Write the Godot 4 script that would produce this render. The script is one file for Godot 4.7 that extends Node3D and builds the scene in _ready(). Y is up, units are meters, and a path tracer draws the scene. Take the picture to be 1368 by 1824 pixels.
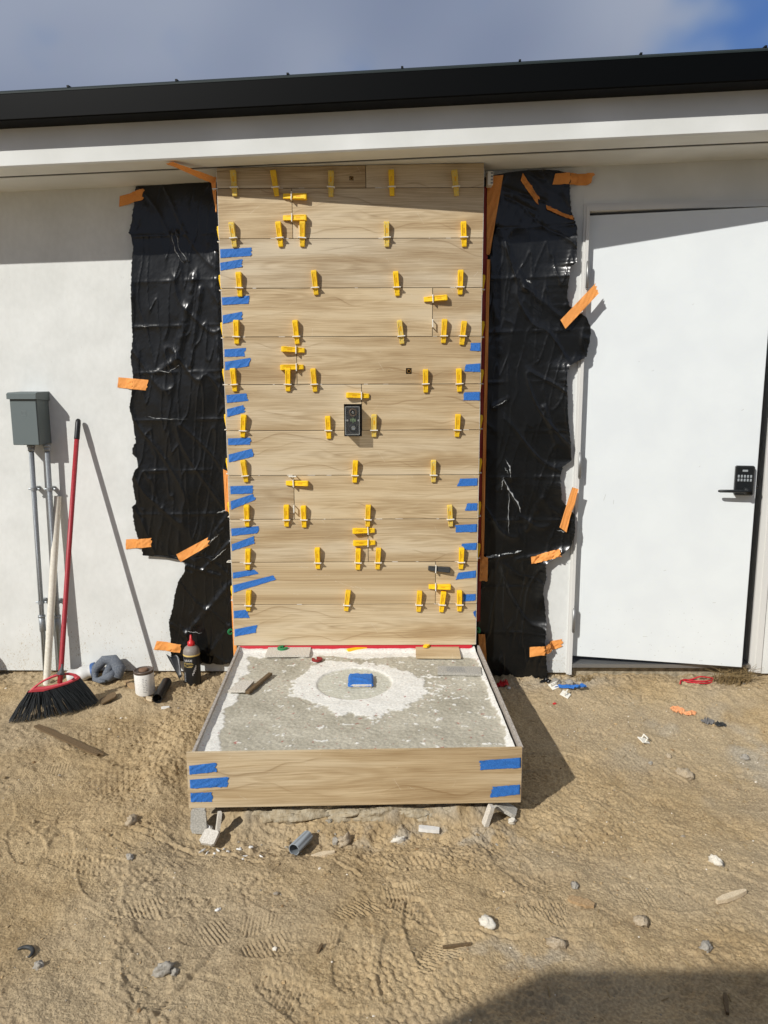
extends Node3D
# An unfinished outdoor shower: wood-look tile panel and raised base in front of a white stucco house wall.
# World: x right, y up, metres. The front face of the tile panel lies at z = 0; the house wall is turned 5.1 degrees to it.

const WALL_Z := -0.168
const WALL_K := 0.0893
const PANEL_L := -0.6914
const PANEL_R := 0.4203

var rng := RandomNumberGenerator.new()
var used := {}
var M := {}
var n_big := FastNoiseLite.new()
var n_mid := FastNoiseLite.new()
var n_fine := FastNoiseLite.new()
var n_clod := FastNoiseLite.new()

# ---------------------------------------------------------------- helpers
func numbered(called: String) -> String:
	var k: int = used.get(called, 0)
	used[called] = k + 1
	return called if k == 0 else "%s_%03d" % [called, k]

func thing(called: String, label: String, category: String, at := Vector3.ZERO, group := "") -> Node3D:
	var o := Node3D.new()
	o.name = numbered(called)
	add_child(o)
	o.position = at
	tag(o, label, category, group)
	return o

func tag(o: Node, label: String, category: String, group := "", kind := "") -> void:
	if label != "": o.set_meta("label", label)
	if category != "": o.set_meta("category", category)
	if group != "": o.set_meta("group", group)
	if kind != "": o.set_meta("kind", kind)

# commits a shape as one named mesh; parts of a thing built in world coordinates are shifted back by its position
func obj(called: String, mesh, m: Material, parent: Node3D = null, world := false) -> MeshInstance3D:
	var o := MeshInstance3D.new()
	o.mesh = mesh
	o.material_override = m
	if parent == null:
		o.name = numbered(called)
		add_child(o)
	else:
		o.name = called
		parent.add_child(o, true)
		if world:
			o.transform = parent.global_transform.affine_inverse()
	return o

func begin(smooth := false) -> SurfaceTool:
	var st := SurfaceTool.new()
	st.begin(Mesh.PRIMITIVE_TRIANGLES)
	st.set_smooth_group(0 if smooth else -1)
	return st

func done(st: SurfaceTool) -> ArrayMesh:
	st.generate_normals()
	return st.commit()

# corners counter-clockwise as seen from outside
func tri(st: SurfaceTool, a: Vector3, b: Vector3, c: Vector3) -> void:
	st.add_vertex(a); st.add_vertex(c); st.add_vertex(b)

func quad(st: SurfaceTool, a: Vector3, b: Vector3, c: Vector3, d: Vector3) -> void:
	tri(st, a, b, c); tri(st, a, c, d)

func bx(st: SurfaceTool, c: Vector3, s: Vector3, bevel := 0.0, t := Transform3D.IDENTITY) -> void:
	var h := s * 0.5
	var e := minf(bevel, minf(h.x, minf(h.y, h.z)) * 0.9)
	var P := {}
	for sx in [-1, 1]:
		for sy in [-1, 1]:
			for sz in [-1, 1]:
				var q := Vector3(sx, sy, sz)
				P[[q, 0]] = t * (c + Vector3(sx * h.x, sy * (h.y - e), sz * (h.z - e)))
				P[[q, 1]] = t * (c + Vector3(sx * (h.x - e), sy * h.y, sz * (h.z - e)))
				P[[q, 2]] = t * (c + Vector3(sx * (h.x - e), sy * (h.y - e), sz * h.z))
	for ax in 3:
		var b := (ax + 1) % 3
		var d := (ax + 2) % 3
		for s1 in [-1, 1]:
			var k := []
			for pr in [[-1, -1], [1, -1], [1, 1], [-1, 1]]:
				var v := Vector3.ZERO
				v[ax] = s1; v[b] = pr[0]; v[d] = pr[1]
				k.append(P[[v, ax]])
			if s1 > 0: quad(st, k[0], k[1], k[2], k[3])
			else: quad(st, k[3], k[2], k[1], k[0])
	if e <= 0.0: return
	for ax in 3:
		var b := (ax + 1) % 3
		var d := (ax + 2) % 3
		for sb in [-1, 1]:
			for sd in [-1, 1]:
				var v0 := Vector3.ZERO
				v0[ax] = -1; v0[b] = sb; v0[d] = sd
				var v1 := v0
				v1[ax] = 1
				var a0: Vector3 = P[[v0, b]]; var a1: Vector3 = P[[v1, b]]
				var c1: Vector3 = P[[v1, d]]; var c0: Vector3 = P[[v0, d]]
				if sb * sd > 0: quad(st, a0, c0, c1, a1)
				else: quad(st, a0, a1, c1, c0)
	for sx in [-1, 1]:
		for sy in [-1, 1]:
			for sz in [-1, 1]:
				var q := Vector3(sx, sy, sz)
				if sx * sy * sz > 0: tri(st, P[[q, 0]], P[[q, 1]], P[[q, 2]])
				else: tri(st, P[[q, 0]], P[[q, 2]], P[[q, 1]])

# a tube along points; r is one radius or one for each point
func tube(st: SurfaceTool, pts: Array, r, n := 10, caps := true, flat := 1.0) -> void:
	var rings := []
	var side := Vector3.ZERO
	for i in pts.size():
		var d: Vector3 = (pts[mini(i + 1, pts.size() - 1)] - pts[maxi(i - 1, 0)]).normalized()
		if side == Vector3.ZERO:
			side = d.cross(Vector3.UP if absf(d.y) < 0.9 else Vector3.RIGHT).normalized()
		side = (side - d * side.dot(d)).normalized()
		var up := side.cross(d)
		var rr: float = r[i] if r is Array else r
		var ring := []
		for j in n:
			var a := TAU * j / n
			ring.append(pts[i] + (side * cos(a) + up * sin(a) * flat) * rr)
		rings.append(ring)
	for i in rings.size() - 1:
		for j in n:
			var k := (j + 1) % n
			quad(st, rings[i][j], rings[i + 1][j], rings[i + 1][k], rings[i][k])
	if caps:
		for j in range(1, n - 1):
			tri(st, rings[0][0], rings[0][j], rings[0][j + 1])
			tri(st, rings[-1][0], rings[-1][j + 1], rings[-1][j])

# profile of (radius, height) pairs turned about the y axis, then moved by t
func lathe(st: SurfaceTool, prof: Array, n := 20, t := Transform3D.IDENTITY) -> void:
	for i in prof.size() - 1:
		for j in n:
			var a := TAU * j / n
			var b := TAU * (j + 1) / n
			var p: Vector2 = prof[i]
			var q: Vector2 = prof[i + 1]
			quad(st, t * Vector3(cos(a) * p.x, p.y, -sin(a) * p.x), t * Vector3(cos(b) * p.x, p.y, -sin(b) * p.x),
				t * Vector3(cos(b) * q.x, q.y, -sin(b) * q.x), t * Vector3(cos(a) * q.x, q.y, -sin(a) * q.x))

# a flat polygon in the xy plane (counter-clockwise) with thickness behind it, moved by t
func prism(st: SurfaceTool, poly: PackedVector2Array, depth: float, t := Transform3D.IDENTITY) -> void:
	var ids := Geometry2D.triangulate_polygon(poly)
	var back := Vector3(0, 0, -depth)
	for i in range(0, ids.size(), 3):
		var a := Vector3(poly[ids[i]].x, poly[ids[i]].y, 0)
		var b := Vector3(poly[ids[i + 1]].x, poly[ids[i + 1]].y, 0)
		var c := Vector3(poly[ids[i + 2]].x, poly[ids[i + 2]].y, 0)
		if (b - a).cross(c - a).z < 0:
			var w := b
			b = c
			c = w
		tri(st, t * a, t * b, t * c)
		tri(st, t * (a + back), t * (c + back), t * (b + back))
	for i in poly.size():
		var a := Vector3(poly[i].x, poly[i].y, 0)
		var q := poly[(i + 1) % poly.size()]
		var b := Vector3(q.x, q.y, 0)
		quad(st, t * (a + back), t * (b + back), t * b, t * a)

func rect(x0: float, y0: float, x1: float, y1: float) -> PackedVector2Array:
	return PackedVector2Array([Vector2(x0, y0), Vector2(x1, y0), Vector2(x1, y1), Vector2(x0, y1)])

func wall_z(x: float) -> float:
	return WALL_Z + WALL_K * x

func wp(x: float, y: float, off := 0.0) -> Vector3:
	return Vector3(x, y, wall_z(x) + off)

func soffit_y(x: float) -> float:
	return 2.366 + 0.0145 * x

func base_y(x: float) -> float:
	return 0.082 + 0.027 * x

func ground_base(x: float, z: float) -> float:
	var t := smoothstep(0.0, 0.85, z - wall_z(x))
	return lerpf(base_y(x) - 0.018, 0.018, t)

func gp(x: float, z: float, up := 0.0) -> Vector3:
	return Vector3(x, ground_y(x, z) + up, z)

func ordinal(i: int) -> String:
	return ["first", "second", "third", "fourth", "fifth", "sixth", "seventh", "eighth", "ninth", "tenth", "eleventh", "twelfth", "thirteenth", "fourteenth", "fifteenth", "sixteenth", "seventeenth", "eighteenth"][i]

# ---------------------------------------------------------------- materials
func mat(c: Color, rough := 0.8, metal := 0.0, spec := 0.5) -> StandardMaterial3D:
	var m := StandardMaterial3D.new()
	m.albedo_color = c
	m.roughness = rough
	m.metallic = metal
	m.metallic_specular = spec
	m.cull_mode = BaseMaterial3D.CULL_DISABLED
	return m

func noise_tex(seed_: int, freq: float, lo: Color, hi: Color, size := 512, octaves := 4, mid := 0.5) -> NoiseTexture2D:
	var n := FastNoiseLite.new()
	n.seed = seed_
	n.frequency = freq
	n.fractal_octaves = octaves
	var t := NoiseTexture2D.new()
	t.width = size; t.height = size
	t.seamless = true
	t.noise = n
	var g := Gradient.new()
	g.set_color(0, lo); g.set_color(1, hi)
	g.set_offset(0, mid - 0.3); g.set_offset(1, mid + 0.3)
	t.color_ramp = g
	return t

func normal_tex(seed_: int, freq: float, strength: float, size := 512, octaves := 4) -> NoiseTexture2D:
	var n := FastNoiseLite.new()
	n.seed = seed_
	n.frequency = freq
	n.fractal_octaves = octaves
	var t := NoiseTexture2D.new()
	t.width = size; t.height = size
	t.seamless = true
	t.as_normal_map = true
	t.bump_strength = strength
	t.noise = n
	return t

# colour and relief noise laid by world position; per_metre = repeats of the texture in a metre
func grainy(m: StandardMaterial3D, lo: Color, hi: Color, freq: float, per_metre: float, seed_: int, bump := 0.0) -> StandardMaterial3D:
	m.albedo_color = Color.WHITE
	m.albedo_texture = noise_tex(seed_, freq, lo, hi)
	m.uv1_triplanar = true
	m.uv1_world_triplanar = true
	m.uv1_scale = Vector3.ONE * per_metre
	if bump > 0.0:
		m.normal_enabled = true
		m.normal_texture = normal_tex(seed_ + 50, freq * 2.0, bump)
	return m

func srgb(r: int, g: int, b: int) -> Color:
	return Color8(r, g, b)

func lin(r: int, g: int, b: int) -> Color:
	return Color8(r, g, b).srgb_to_linear()

func wood_texture() -> ImageTexture:
	var w := 1024
	var planks := 8
	var ph := 170
	var h := planks * ph
	var data := PackedByteArray()
	data.resize(w * h * 3)
	var a := FastNoiseLite.new(); a.seed = 11; a.frequency = 1.0; a.fractal_octaves = 3
	var b := FastNoiseLite.new(); b.seed = 23; b.frequency = 1.0; b.fractal_octaves = 2
	var c := FastNoiseLite.new(); c.seed = 37; c.frequency = 1.0; c.fractal_octaves = 3
	var at := 0
	for y in h:
		var k := int(y / float(ph))
		var v := (y - k * ph) / float(ph) * 0.2
		var tone := [0.0, 0.10, -0.08, 0.05, -0.10, 0.12, -0.02, -0.05][k] as float
		var u0: float = [0.35, 0.9, 0.15, 0.6, 0.75, 0.3, 1.0, 0.5][k]
		var v0: float = [0.09, 0.14, 0.05, 0.11, 0.08, 0.04, 0.12, 0.1][k]
		for x in w:
			var u := x / float(w) * 1.2
			var o := k * 7.3
			var warp := a.get_noise_2d(u * 0.9 + o, v * 4.0 + o) * 0.014
			var vv := v + warp
			# growth rings: long ovals around one heart in each plank, washed out away from it
			var du := (u - u0) * 0.10
			var dv := vv - v0
			var r := sqrt(du * du + dv * dv)
			var ring := sin(r * 520.0 + b.get_noise_2d(u * 5.0, v * 30.0 + o) * 2.6)
			var heart := clampf(1.25 - r * 19.0, 0.0, 1.0)
			var band := b.get_noise_2d(u * 0.6 + o, vv * 26.0) * 0.6 + b.get_noise_2d(u * 0.9 + o, vv * 90.0 + 50.0) * 0.5
			var wide := a.get_noise_2d(u * 0.7 + o * 2.0, vv * 7.0 + 80.0)
			var fine := c.get_noise_2d(u * 4.0, vv * 230.0 + o)
			var vein := 0.0
			for q in 3:
				var vl: float = 0.2 * fposmod(0.31 + k * 0.377 + q * 0.43, 1.0) + a.get_noise_2d(u * 1.7 + q * 9.0, o + q * 5.0) * 0.075
				var dv2 := (v - vl) / (0.0016 + 0.0022 * absf(b.get_noise_2d(u * 3.0, q * 4.0 + o)))
				if dv2 > -3.0 and dv2 < 12.0:
					var on := clampf(c.get_noise_2d(u * 1.2 + q * 11.0, o * 2.0) * 3.0 + 0.15, 0.0, 1.0)
					vein = maxf(vein, on * (exp(-dv2 * dv2) if dv2 < 0.0 else exp(-dv2 * 0.9) * 0.9 + 0.25 * exp(-dv2 * 0.25)))
			var pale := clampf(c.get_noise_2d(u * 2.3 + 5.0, v * 7.0 + o) * 1.3, 0.0, 0.6)
			var t := 0.68 + tone + 0.03 + band * 0.24 + wide * 0.66 + fine * 0.42 + ring * heart * 0.13 - vein * 0.45 + pale * 0.20
			t = clampf(t, 0.0, 1.0)
			var ash := clampf(([0.1, 0.3, 0.0, 0.2, 0.4, 0.05, 0.25, 0.15][k] as float) + wide * 0.5, 0.0, 0.6)
			data[at] = int(lerpf(lerpf(150.0, 210.0, t), lerpf(140.0, 202.0, t), ash))
			data[at + 1] = int(lerpf(lerpf(123.0, 188.0, t), lerpf(124.0, 190.0, t), ash))
			data[at + 2] = int(lerpf(lerpf(86.0, 150.0, t), lerpf(102.0, 168.0, t), ash))
			at += 3
	var img := Image.create_from_data(w, h, false, Image.FORMAT_RGB8, data)
	# pale scuffs and dabs of dried thinset
	var r := RandomNumberGenerator.new()
	r.seed = 31
	for i in 130:
		var px := r.randf_range(4, w - 5)
		var py := r.randf_range(4, h - 5)
		var an := r.randf() * TAU
		var len := r.randf_range(4.0, 26.0) if r.randf() < 0.8 else r.randf_range(26.0, 60.0)
		var k := r.randf_range(0.15, 0.5)
		for s in int(len):
			if r.randf() < 0.25: continue
			var qx := clampi(int(px + cos(an) * s + r.randf_range(-0.8, 0.8)), 0, w - 1)
			var qy := clampi(int(py + sin(an) * s * 0.8 + r.randf_range(-0.8, 0.8)), 0, h - 1)
			img.set_pixel(qx, qy, img.get_pixel(qx, qy).lerp(Color(0.90, 0.88, 0.83), k))
	img.generate_mipmaps()
	return ImageTexture.create_from_image(img)

# trowelled plaster: faint mottling, and fine mud splashes thrown up on the foot of the wall
func plaster_texture() -> ImageTexture:
	var w := 1024
	var h := 1024
	var img := Image.create(w, h, false, Image.FORMAT_RGB8)
	var a := FastNoiseLite.new(); a.seed = 5; a.frequency = 0.006; a.fractal_octaves = 4
	var b := FastNoiseLite.new(); b.seed = 8; b.frequency = 0.05; b.fractal_octaves = 3
	for y in h:
		for x in w:
			var t := 0.5 + a.get_noise_2d(x, y * 1.6) * 0.6 + b.get_noise_2d(x, y) * 0.3
			t = clampf(t, 0.0, 1.0)
			img.set_pixel(x, y, Color(lerpf(0.838, 0.884, t), lerpf(0.844, 0.890, t), lerpf(0.828, 0.876, t)))
	var r := RandomNumberGenerator.new()
	r.seed = 77
	for i in 5200:
		var px := r.randi_range(0, w - 1)
		var py := h - 1 - int(absf(r.randfn(0.0, 0.055)) * h)
		if b.get_noise_2d(px * 0.25, py * 0.25) < -0.12 or py < 0: continue
		var d := r.randf_range(0.12, 0.5)
		var s := 1 + int(r.randf() < 0.15)
		for dy in s + int(r.randf() < 0.3):
			for dx in s:
				var qx := mini(px + dx, w - 1)
				var qy := mini(py + dy, h - 1)
				img.set_pixel(qx, qy, img.get_pixel(qx, qy).lerp(Color(0.58, 0.49, 0.36), d))
	for i in 160:
		var px := r.randi_range(0, w - 2)
		var py := r.randi_range(0, h - 2)
		img.set_pixel(px, py, Color(0.70, 0.68, 0.64))
	img.generate_mipmaps()
	return ImageTexture.create_from_image(img)

func make_materials() -> void:
	var wood := mat(Color.WHITE, 0.62)
	wood.albedo_texture = wood_texture()
	M.tile = wood
	M.tile_back = grainy(mat(Color.WHITE, 0.9), srgb(150, 142, 132), srgb(190, 182, 172), 0.03, 4.0, 61)
	M.scrap = grainy(mat(Color.WHITE, 0.85), srgb(186, 178, 164), srgb(222, 216, 204), 0.03, 9.0, 62, 3.0)
	M.scrap_grey = grainy(mat(Color.WHITE, 0.85), srgb(150, 147, 138), srgb(190, 186, 176), 0.03, 9.0, 63, 3.0)
	M.core = mat(srgb(70, 66, 62), 0.95)
	var pl := mat(Color.WHITE, 0.92, 0.0, 0.3)
	pl.albedo_texture = plaster_texture()
	pl.normal_enabled = true
	pl.normal_texture = normal_tex(71, 0.02, 1.2, 512, 5)
	pl.normal_scale = 0.35
	M.plaster_low = pl
	var p2 := grainy(mat(Color.WHITE, 0.92, 0.0, 0.3), srgb(214, 215, 210), srgb(226, 227, 223), 0.006, 0.7, 72, 1.0)
	p2.normal_scale = 0.35
	M.plaster = p2
	M.footing = grainy(mat(Color.WHITE, 0.95), srgb(128, 118, 98), srgb(176, 164, 140), 0.02, 2.0, 73, 4.0)
	M.rough_concrete = grainy(mat(Color.WHITE, 0.95), srgb(150, 134, 106), srgb(186, 176, 154), 0.02, 3.0, 76, 6.0)
	M.gutter = mat(srgb(3, 4, 4), 0.45, 0.0, 0.2)
	M.gutter_lip = mat(srgb(40, 48, 48), 0.5, 0.0, 0.3)
	M.roof = mat(srgb(22, 25, 25), 0.5, 0.0, 0.3)
	M.reveal = mat(srgb(96, 96, 95), 0.6)
	M.door = grainy(mat(Color.WHITE, 0.5), srgb(222, 227, 228), srgb(227, 232, 232), 0.008, 0.9, 74)
	M.scuff = mat(srgb(186, 186, 182), 0.7)
	M.frame = mat(srgb(214, 213, 208), 0.55)
	M.steel = mat(srgb(150, 150, 148), 0.45, 0.7)
	M.galv = grainy(mat(Color.WHITE, 0.5, 0.55), srgb(132, 138, 142), srgb(176, 180, 182), 0.04, 6.0, 75)
	M.box = mat(srgb(98, 108, 108), 0.55)
	M.box_line = mat(srgb(120, 129, 129), 0.55)
	M.black = mat(srgb(22, 23, 24), 0.45)
	M.lock = mat(srgb(24, 27, 28), 0.38)
	M.key = mat(srgb(150, 156, 158), 0.4)
	var sh := mat(Color(0.022, 0.023, 0.024), 0.27, 0.0, 0.5)
	sh.normal_enabled = true
	sh.normal_texture = normal_tex(81, 0.006, 4.0, 512, 3)
	sh.normal_scale = 0.26
	sh.albedo_color = Color.WHITE
	sh.albedo_texture = noise_tex(96, 0.16, srgb(12, 13, 13), srgb(30, 30, 29), 512, 3, 0.72)
	M.sheet = sh
	M.stretched = mat(srgb(176, 178, 176), 0.3)
	M.orange = grainy(mat(Color.WHITE, 0.75), srgb(226, 142, 66), srgb(244, 170, 92), 0.03, 12.0, 82)
	M.blue = grainy(mat(Color.WHITE, 0.72), srgb(34, 98, 176), srgb(56, 122, 200), 0.03, 12.0, 83)
	M.red_sheet = mat(srgb(190, 30, 44), 0.45)
	M.red_band = mat(srgb(150, 44, 30), 0.6)
	M.yellow = mat(srgb(252, 204, 22), 0.55)
	M.yellow_dull = grainy(mat(Color.WHITE, 0.6), srgb(232, 188, 40), srgb(250, 202, 30), 0.03, 20.0, 97)
	M.yellow_dusty = grainy(mat(Color.WHITE, 0.75), srgb(206, 192, 150), srgb(244, 198, 40), 0.02, 14.0, 98)
	M.yellow_mark = mat(srgb(232, 172, 18), 0.5)
	M.clip = mat(srgb(232, 228, 216), 0.5)
	M.black_wedge = mat(srgb(52, 54, 54), 0.6)
	M.brass = mat(srgb(176, 132, 74), 0.35, 0.8)
	M.brass_dull = mat(srgb(150, 122, 96), 0.4, 0.6)
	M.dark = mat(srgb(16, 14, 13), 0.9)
	var gw := mat(Color(0.80, 0.82, 0.81, 0.42), 0.1)
	gw.transparency = BaseMaterial3D.TRANSPARENCY_ALPHA
	M.clear_wall = gw
	var gl := mat(Color(0.6, 0.62, 0.62, 0.03), 0.05)
	gl.transparency = BaseMaterial3D.TRANSPARENCY_ALPHA
	M.clear = gl
	M.tag_green = mat(srgb(176, 206, 150), 0.6)
	M.chrome = mat(srgb(190, 192, 190), 0.25, 0.9)
	M.pvc_white = grainy(mat(Color.WHITE, 0.5), srgb(216, 210, 194), srgb(232, 228, 216), 0.02, 5.0, 84)
	M.broom_red = grainy(mat(Color.WHITE, 0.45), srgb(150, 36, 44), srgb(178, 52, 60), 0.03, 6.0, 85)
	M.broom_head = mat(srgb(206, 74, 84), 0.5)
	M.broom_grey = mat(srgb(84, 84, 86), 0.6)
	M.bristle = mat(srgb(40, 44, 46), 0.55)
	M.can_label = grainy(mat(Color.WHITE, 0.6), srgb(218, 216, 210), srgb(234, 233, 228), 0.02, 8.0, 86)
	M.can_metal = mat(srgb(110, 98, 90), 0.45, 0.5)
	M.brown = mat(srgb(120, 92, 70), 0.7)
	M.glue = grainy(mat(Color.WHITE, 0.55), srgb(120, 112, 104), srgb(150, 142, 134), 0.03, 14.0, 87)
	M.cap_red = mat(srgb(200, 36, 40), 0.4)
	M.print_gold = mat(srgb(214, 186, 110), 0.6)
	M.print_white = mat(srgb(206, 204, 200), 0.6)
	M.print_grey = mat(srgb(120, 122, 124), 0.6)
	M.glove = grainy(mat(Color.WHITE, 0.9), srgb(84, 92, 104), srgb(122, 126, 130), 0.02, 12.0, 88, 3.0)
	M.tub_white = mat(srgb(206, 206, 202), 0.6)
	M.tub_blue = mat(srgb(60, 96, 150), 0.55)
	M.stick = grainy(mat(Color.WHITE, 0.85), srgb(150, 122, 86), srgb(186, 158, 120), 0.03, 10.0, 89, 2.0)
	M.stick_dark = grainy(mat(Color.WHITE, 0.85), srgb(84, 68, 46), srgb(122, 100, 70), 0.03, 14.0, 90, 2.0)
	M.stick_pale = grainy(mat(Color.WHITE, 0.85), srgb(192, 172, 140), srgb(222, 206, 178), 0.03, 14.0, 91, 2.0)
	M.grey_pipe = mat(srgb(132, 138, 142), 0.5)
	M.rock = grainy(mat(Color.WHITE, 0.9), srgb(150, 132, 106), srgb(196, 182, 158), 0.03, 14.0, 92, 3.0)
	M.rock_grey = grainy(mat(Color.WHITE, 0.92), srgb(134, 128, 118), srgb(178, 172, 160), 0.03, 14.0, 93, 3.0)
	M.rock_pale = grainy(mat(Color.WHITE, 0.8), srgb(200, 192, 176), srgb(228, 222, 208), 0.03, 14.0, 94, 2.0)
	M.white_bit = mat(srgb(226, 224, 218), 0.7)
	M.cord_red = mat(srgb(200, 32, 50), 0.55)
	M.green = mat(srgb(30, 132, 78), 0.5)
	M.shim_red = mat(srgb(140, 34, 36), 0.55)
	M.rag = mat(srgb(120, 118, 116), 0.9)
	M.peel = grainy(mat(Color.WHITE, 0.8), srgb(224, 146, 92), srgb(240, 188, 140), 0.04, 16.0, 95, 3.0)
	M.straw = mat(srgb(150, 128, 88), 0.9)
	M.van = mat(srgb(170, 172, 174), 0.4)
	M.glass_dark = mat(srgb(24, 28, 30), 0.1)
	M.rubber = mat(srgb(28, 28, 28), 0.85)
	var gm := mat(Color.WHITE, 0.95, 0.0, 0.25)
	gm.vertex_color_use_as_albedo = true
	gm.albedo_texture = noise_tex(101, 0.035, Color(0.80, 0.79, 0.78), Color(1.0, 1.0, 1.0), 1024, 5)
	gm.normal_enabled = true
	gm.normal_texture = normal_tex(102, 0.05, 7.0, 1024, 5)
	gm.normal_scale = 0.8
	gm.uv1_triplanar = true
	gm.uv1_world_triplanar = true
	gm.uv1_scale = Vector3.ONE * 2.3
	M.sand = gm
	var bm := mat(Color.WHITE, 0.93, 0.0, 0.3)
	bm.vertex_color_use_as_albedo = true
	bm.albedo_texture = noise_tex(103, 0.03, Color(0.90, 0.90, 0.90), Color(1.0, 1.0, 1.0), 512, 5)
	bm.normal_enabled = true
	bm.normal_texture = normal_tex(104, 0.05, 4.0, 512, 4)
	bm.normal_scale = 0.35
	bm.uv1_triplanar = true
	bm.uv1_world_triplanar = true
	bm.uv1_scale = Vector3.ONE * 4.0
	M.mortar = bm
	var pm := mat(Color.WHITE, 0.9)
	pm.vertex_color_use_as_albedo = true
	M.pebble = pm

# ---------------------------------------------------------------- ground
var gx := PackedFloat32Array()
var gz := PackedFloat32Array()
var gh := PackedFloat32Array()
var grey := PackedFloat32Array()

func axis(parts: Array, far: float) -> PackedFloat32Array:
	# parts: [from, to, step] runs that join; then steps that grow out to far on both sides
	var mid := PackedFloat32Array()
	for p in parts:
		var n := int(round((p[1] - p[0]) / p[2]))
		for i in n: mid.append(lerpf(p[0], p[1], i / float(n)))
	mid.append(parts[-1][1])
	var lo := []
	var step: float = parts[0][2]
	var at: float = parts[0][0]
	while at > -far:
		step *= 1.35
		at -= step
		lo.push_front(at)
	var out := PackedFloat32Array(lo)
	out.append_array(mid)
	step = parts[-1][2]
	at = parts[-1][1]
	while at < far:
		step *= 1.35
		at += step
		out.append(at)
	return out

func index_of(a: PackedFloat32Array, v: float) -> int:
	return clampi(a.bsearch(v) - 1, 0, a.size() - 2)

func ground_y(x: float, z: float) -> float:
	var i := index_of(gx, x)
	var j := index_of(gz, z)
	var u := clampf((x - gx[i]) / (gx[i + 1] - gx[i]), 0.0, 1.0)
	var v := clampf((z - gz[j]) / (gz[j + 1] - gz[j]), 0.0, 1.0)
	var w := gx.size()
	var a := lerpf(gh[j * w + i], gh[j * w + i + 1], u)
	var b := lerpf(gh[(j + 1) * w + i], gh[(j + 1) * w + i + 1], u)
	return lerpf(a, b, v)

func bump(x: float, z: float, cx: float, cz: float, rx: float, rz: float) -> float:
	var a := (x - cx) / rx
	var b := (z - cz) / rz
	return exp(-(a * a + b * b))

# presses a shoe sole into the sand: kind 0 straight bars, 1 zigzag, 2 wavy, 3 short chevrons, 4 plain edge only
func footprint(cx: float, cz: float, turn: float, kind: int, deep := 0.004, length := 0.28, width := 0.1, period := 0.0115, part := 0) -> void:
	var ca := cos(turn)
	var sa := sin(turn)
	var rad := length * 0.62
	var w := gx.size()
	var i0 := index_of(gx, cx - rad); var i1 := index_of(gx, cx + rad)
	var j0 := index_of(gz, cz - rad); var j1 := index_of(gz, cz + rad)
	for j in range(j0, j1 + 1):
		for i in range(i0, i1 + 1):
			var dx := gx[i] - cx
			var dz := gz[j] - cz
			var l := (dx * ca + dz * sa) / (length * 0.5)      # along the sole
			var s := (-dx * sa + dz * ca)                      # across it
			var half := width * 0.5 * (0.86 + 0.14 * cos(l * 3.0 - 0.6))
			var e := pow(absf(l), 3.2) + pow(absf(s) / half, 2.6)
			if e > 2.6: continue
			var inside := 1.0 - smoothstep(0.82, 1.06, e)
			if part == 1 and l < -0.1: inside = 0.0
			if part == 2 and l > 0.15: inside = 0.0
			var rim := exp(-pow((e - 1.3) / 0.3, 2.0)) * clampf(0.15 + 1.6 * n_mid.get_noise_2d(gx[i] * 4.0 + 17.0, gz[j] * 4.0), 0.0, 1.0)
			var wear := clampf(0.75 + n_mid.get_noise_2d(gx[i] * 3.0 + cx * 7.0, gz[j] * 3.0) * 1.7, 0.0, 1.0)
			var m := l * length * 0.5
			var tr := 0.0
			match kind:
				0:
					if absf(l - 0.08) > 0.12: tr = sin(TAU * (m + (s if l > 0.1 else -s) * 0.35) / period)
				1: tr = sin(TAU * (m + absf(fposmod(s, 0.03) - 0.015) * 0.8) / (period * 1.5))
				2: tr = 1.1 * pow(0.5 + 0.5 * sin(TAU * (m + sin(s * 230.0) * 0.0035) / (period * 1.8)), 2.0) - 0.8
				3: tr = sin(TAU * (m + s * 0.5) / (period * 1.6)) * sin(TAU * s / 0.024)
			gh[j * w + i] += (-deep * (1.0 if kind != 4 else 0.55) * inside * (0.6 + 0.4 * wear) + tr * deep * (0.75 if kind == 0 else 0.5) * inside * wear + rim * deep * 0.5)

# a run of fine tyre-like marks over an oblong patch
func tread_patch(cx: float, cz: float, rx: float, rz: float, turn: float, kind: int, deep: float, period: float) -> void:
	var ca := cos(turn)
	var sa := sin(turn)
	var rad := maxf(rx, rz)
	var w := gx.size()
	for j in range(index_of(gz, cz - rad), index_of(gz, cz + rad) + 1):
		for i in range(index_of(gx, cx - rad), index_of(gx, cx + rad) + 1):
			var dx := gx[i] - cx
			var dz := gz[j] - cz
			var a := dx * ca + dz * sa
			var b := -dx * sa + dz * ca
			var e := pow(a / rx, 2.0) + pow(b / rz, 2.0) + n_mid.get_noise_2d(gx[i] * 5.0, gz[j] * 5.0) * 0.8
			if e > 1.1: continue
			var inside := 1.0 - smoothstep(0.6, 1.1, e)
			inside *= clampf(0.7 + n_mid.get_noise_2d(gx[i] * 2.6 + 31.0, gz[j] * 2.6) * 2.0, 0.0, 1.0)
			var tr := 0.0
			if kind == 0:
				var row := floorf(b / period)
				tr = -pow(maxf(0.0, sin(TAU * (a / (period * 1.5) + row * 0.5))), 3.0) * pow(maxf(0.0, sin(PI * fposmod(b / period, 1.0))), 2.0)
			else:
				tr = -0.7 * pow(0.5 + 0.5 * sin(TAU * (b + sin(a * 190.0) * 0.004) / period), 4.0)
			gh[j * w + i] += tr * deep * inside

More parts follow.
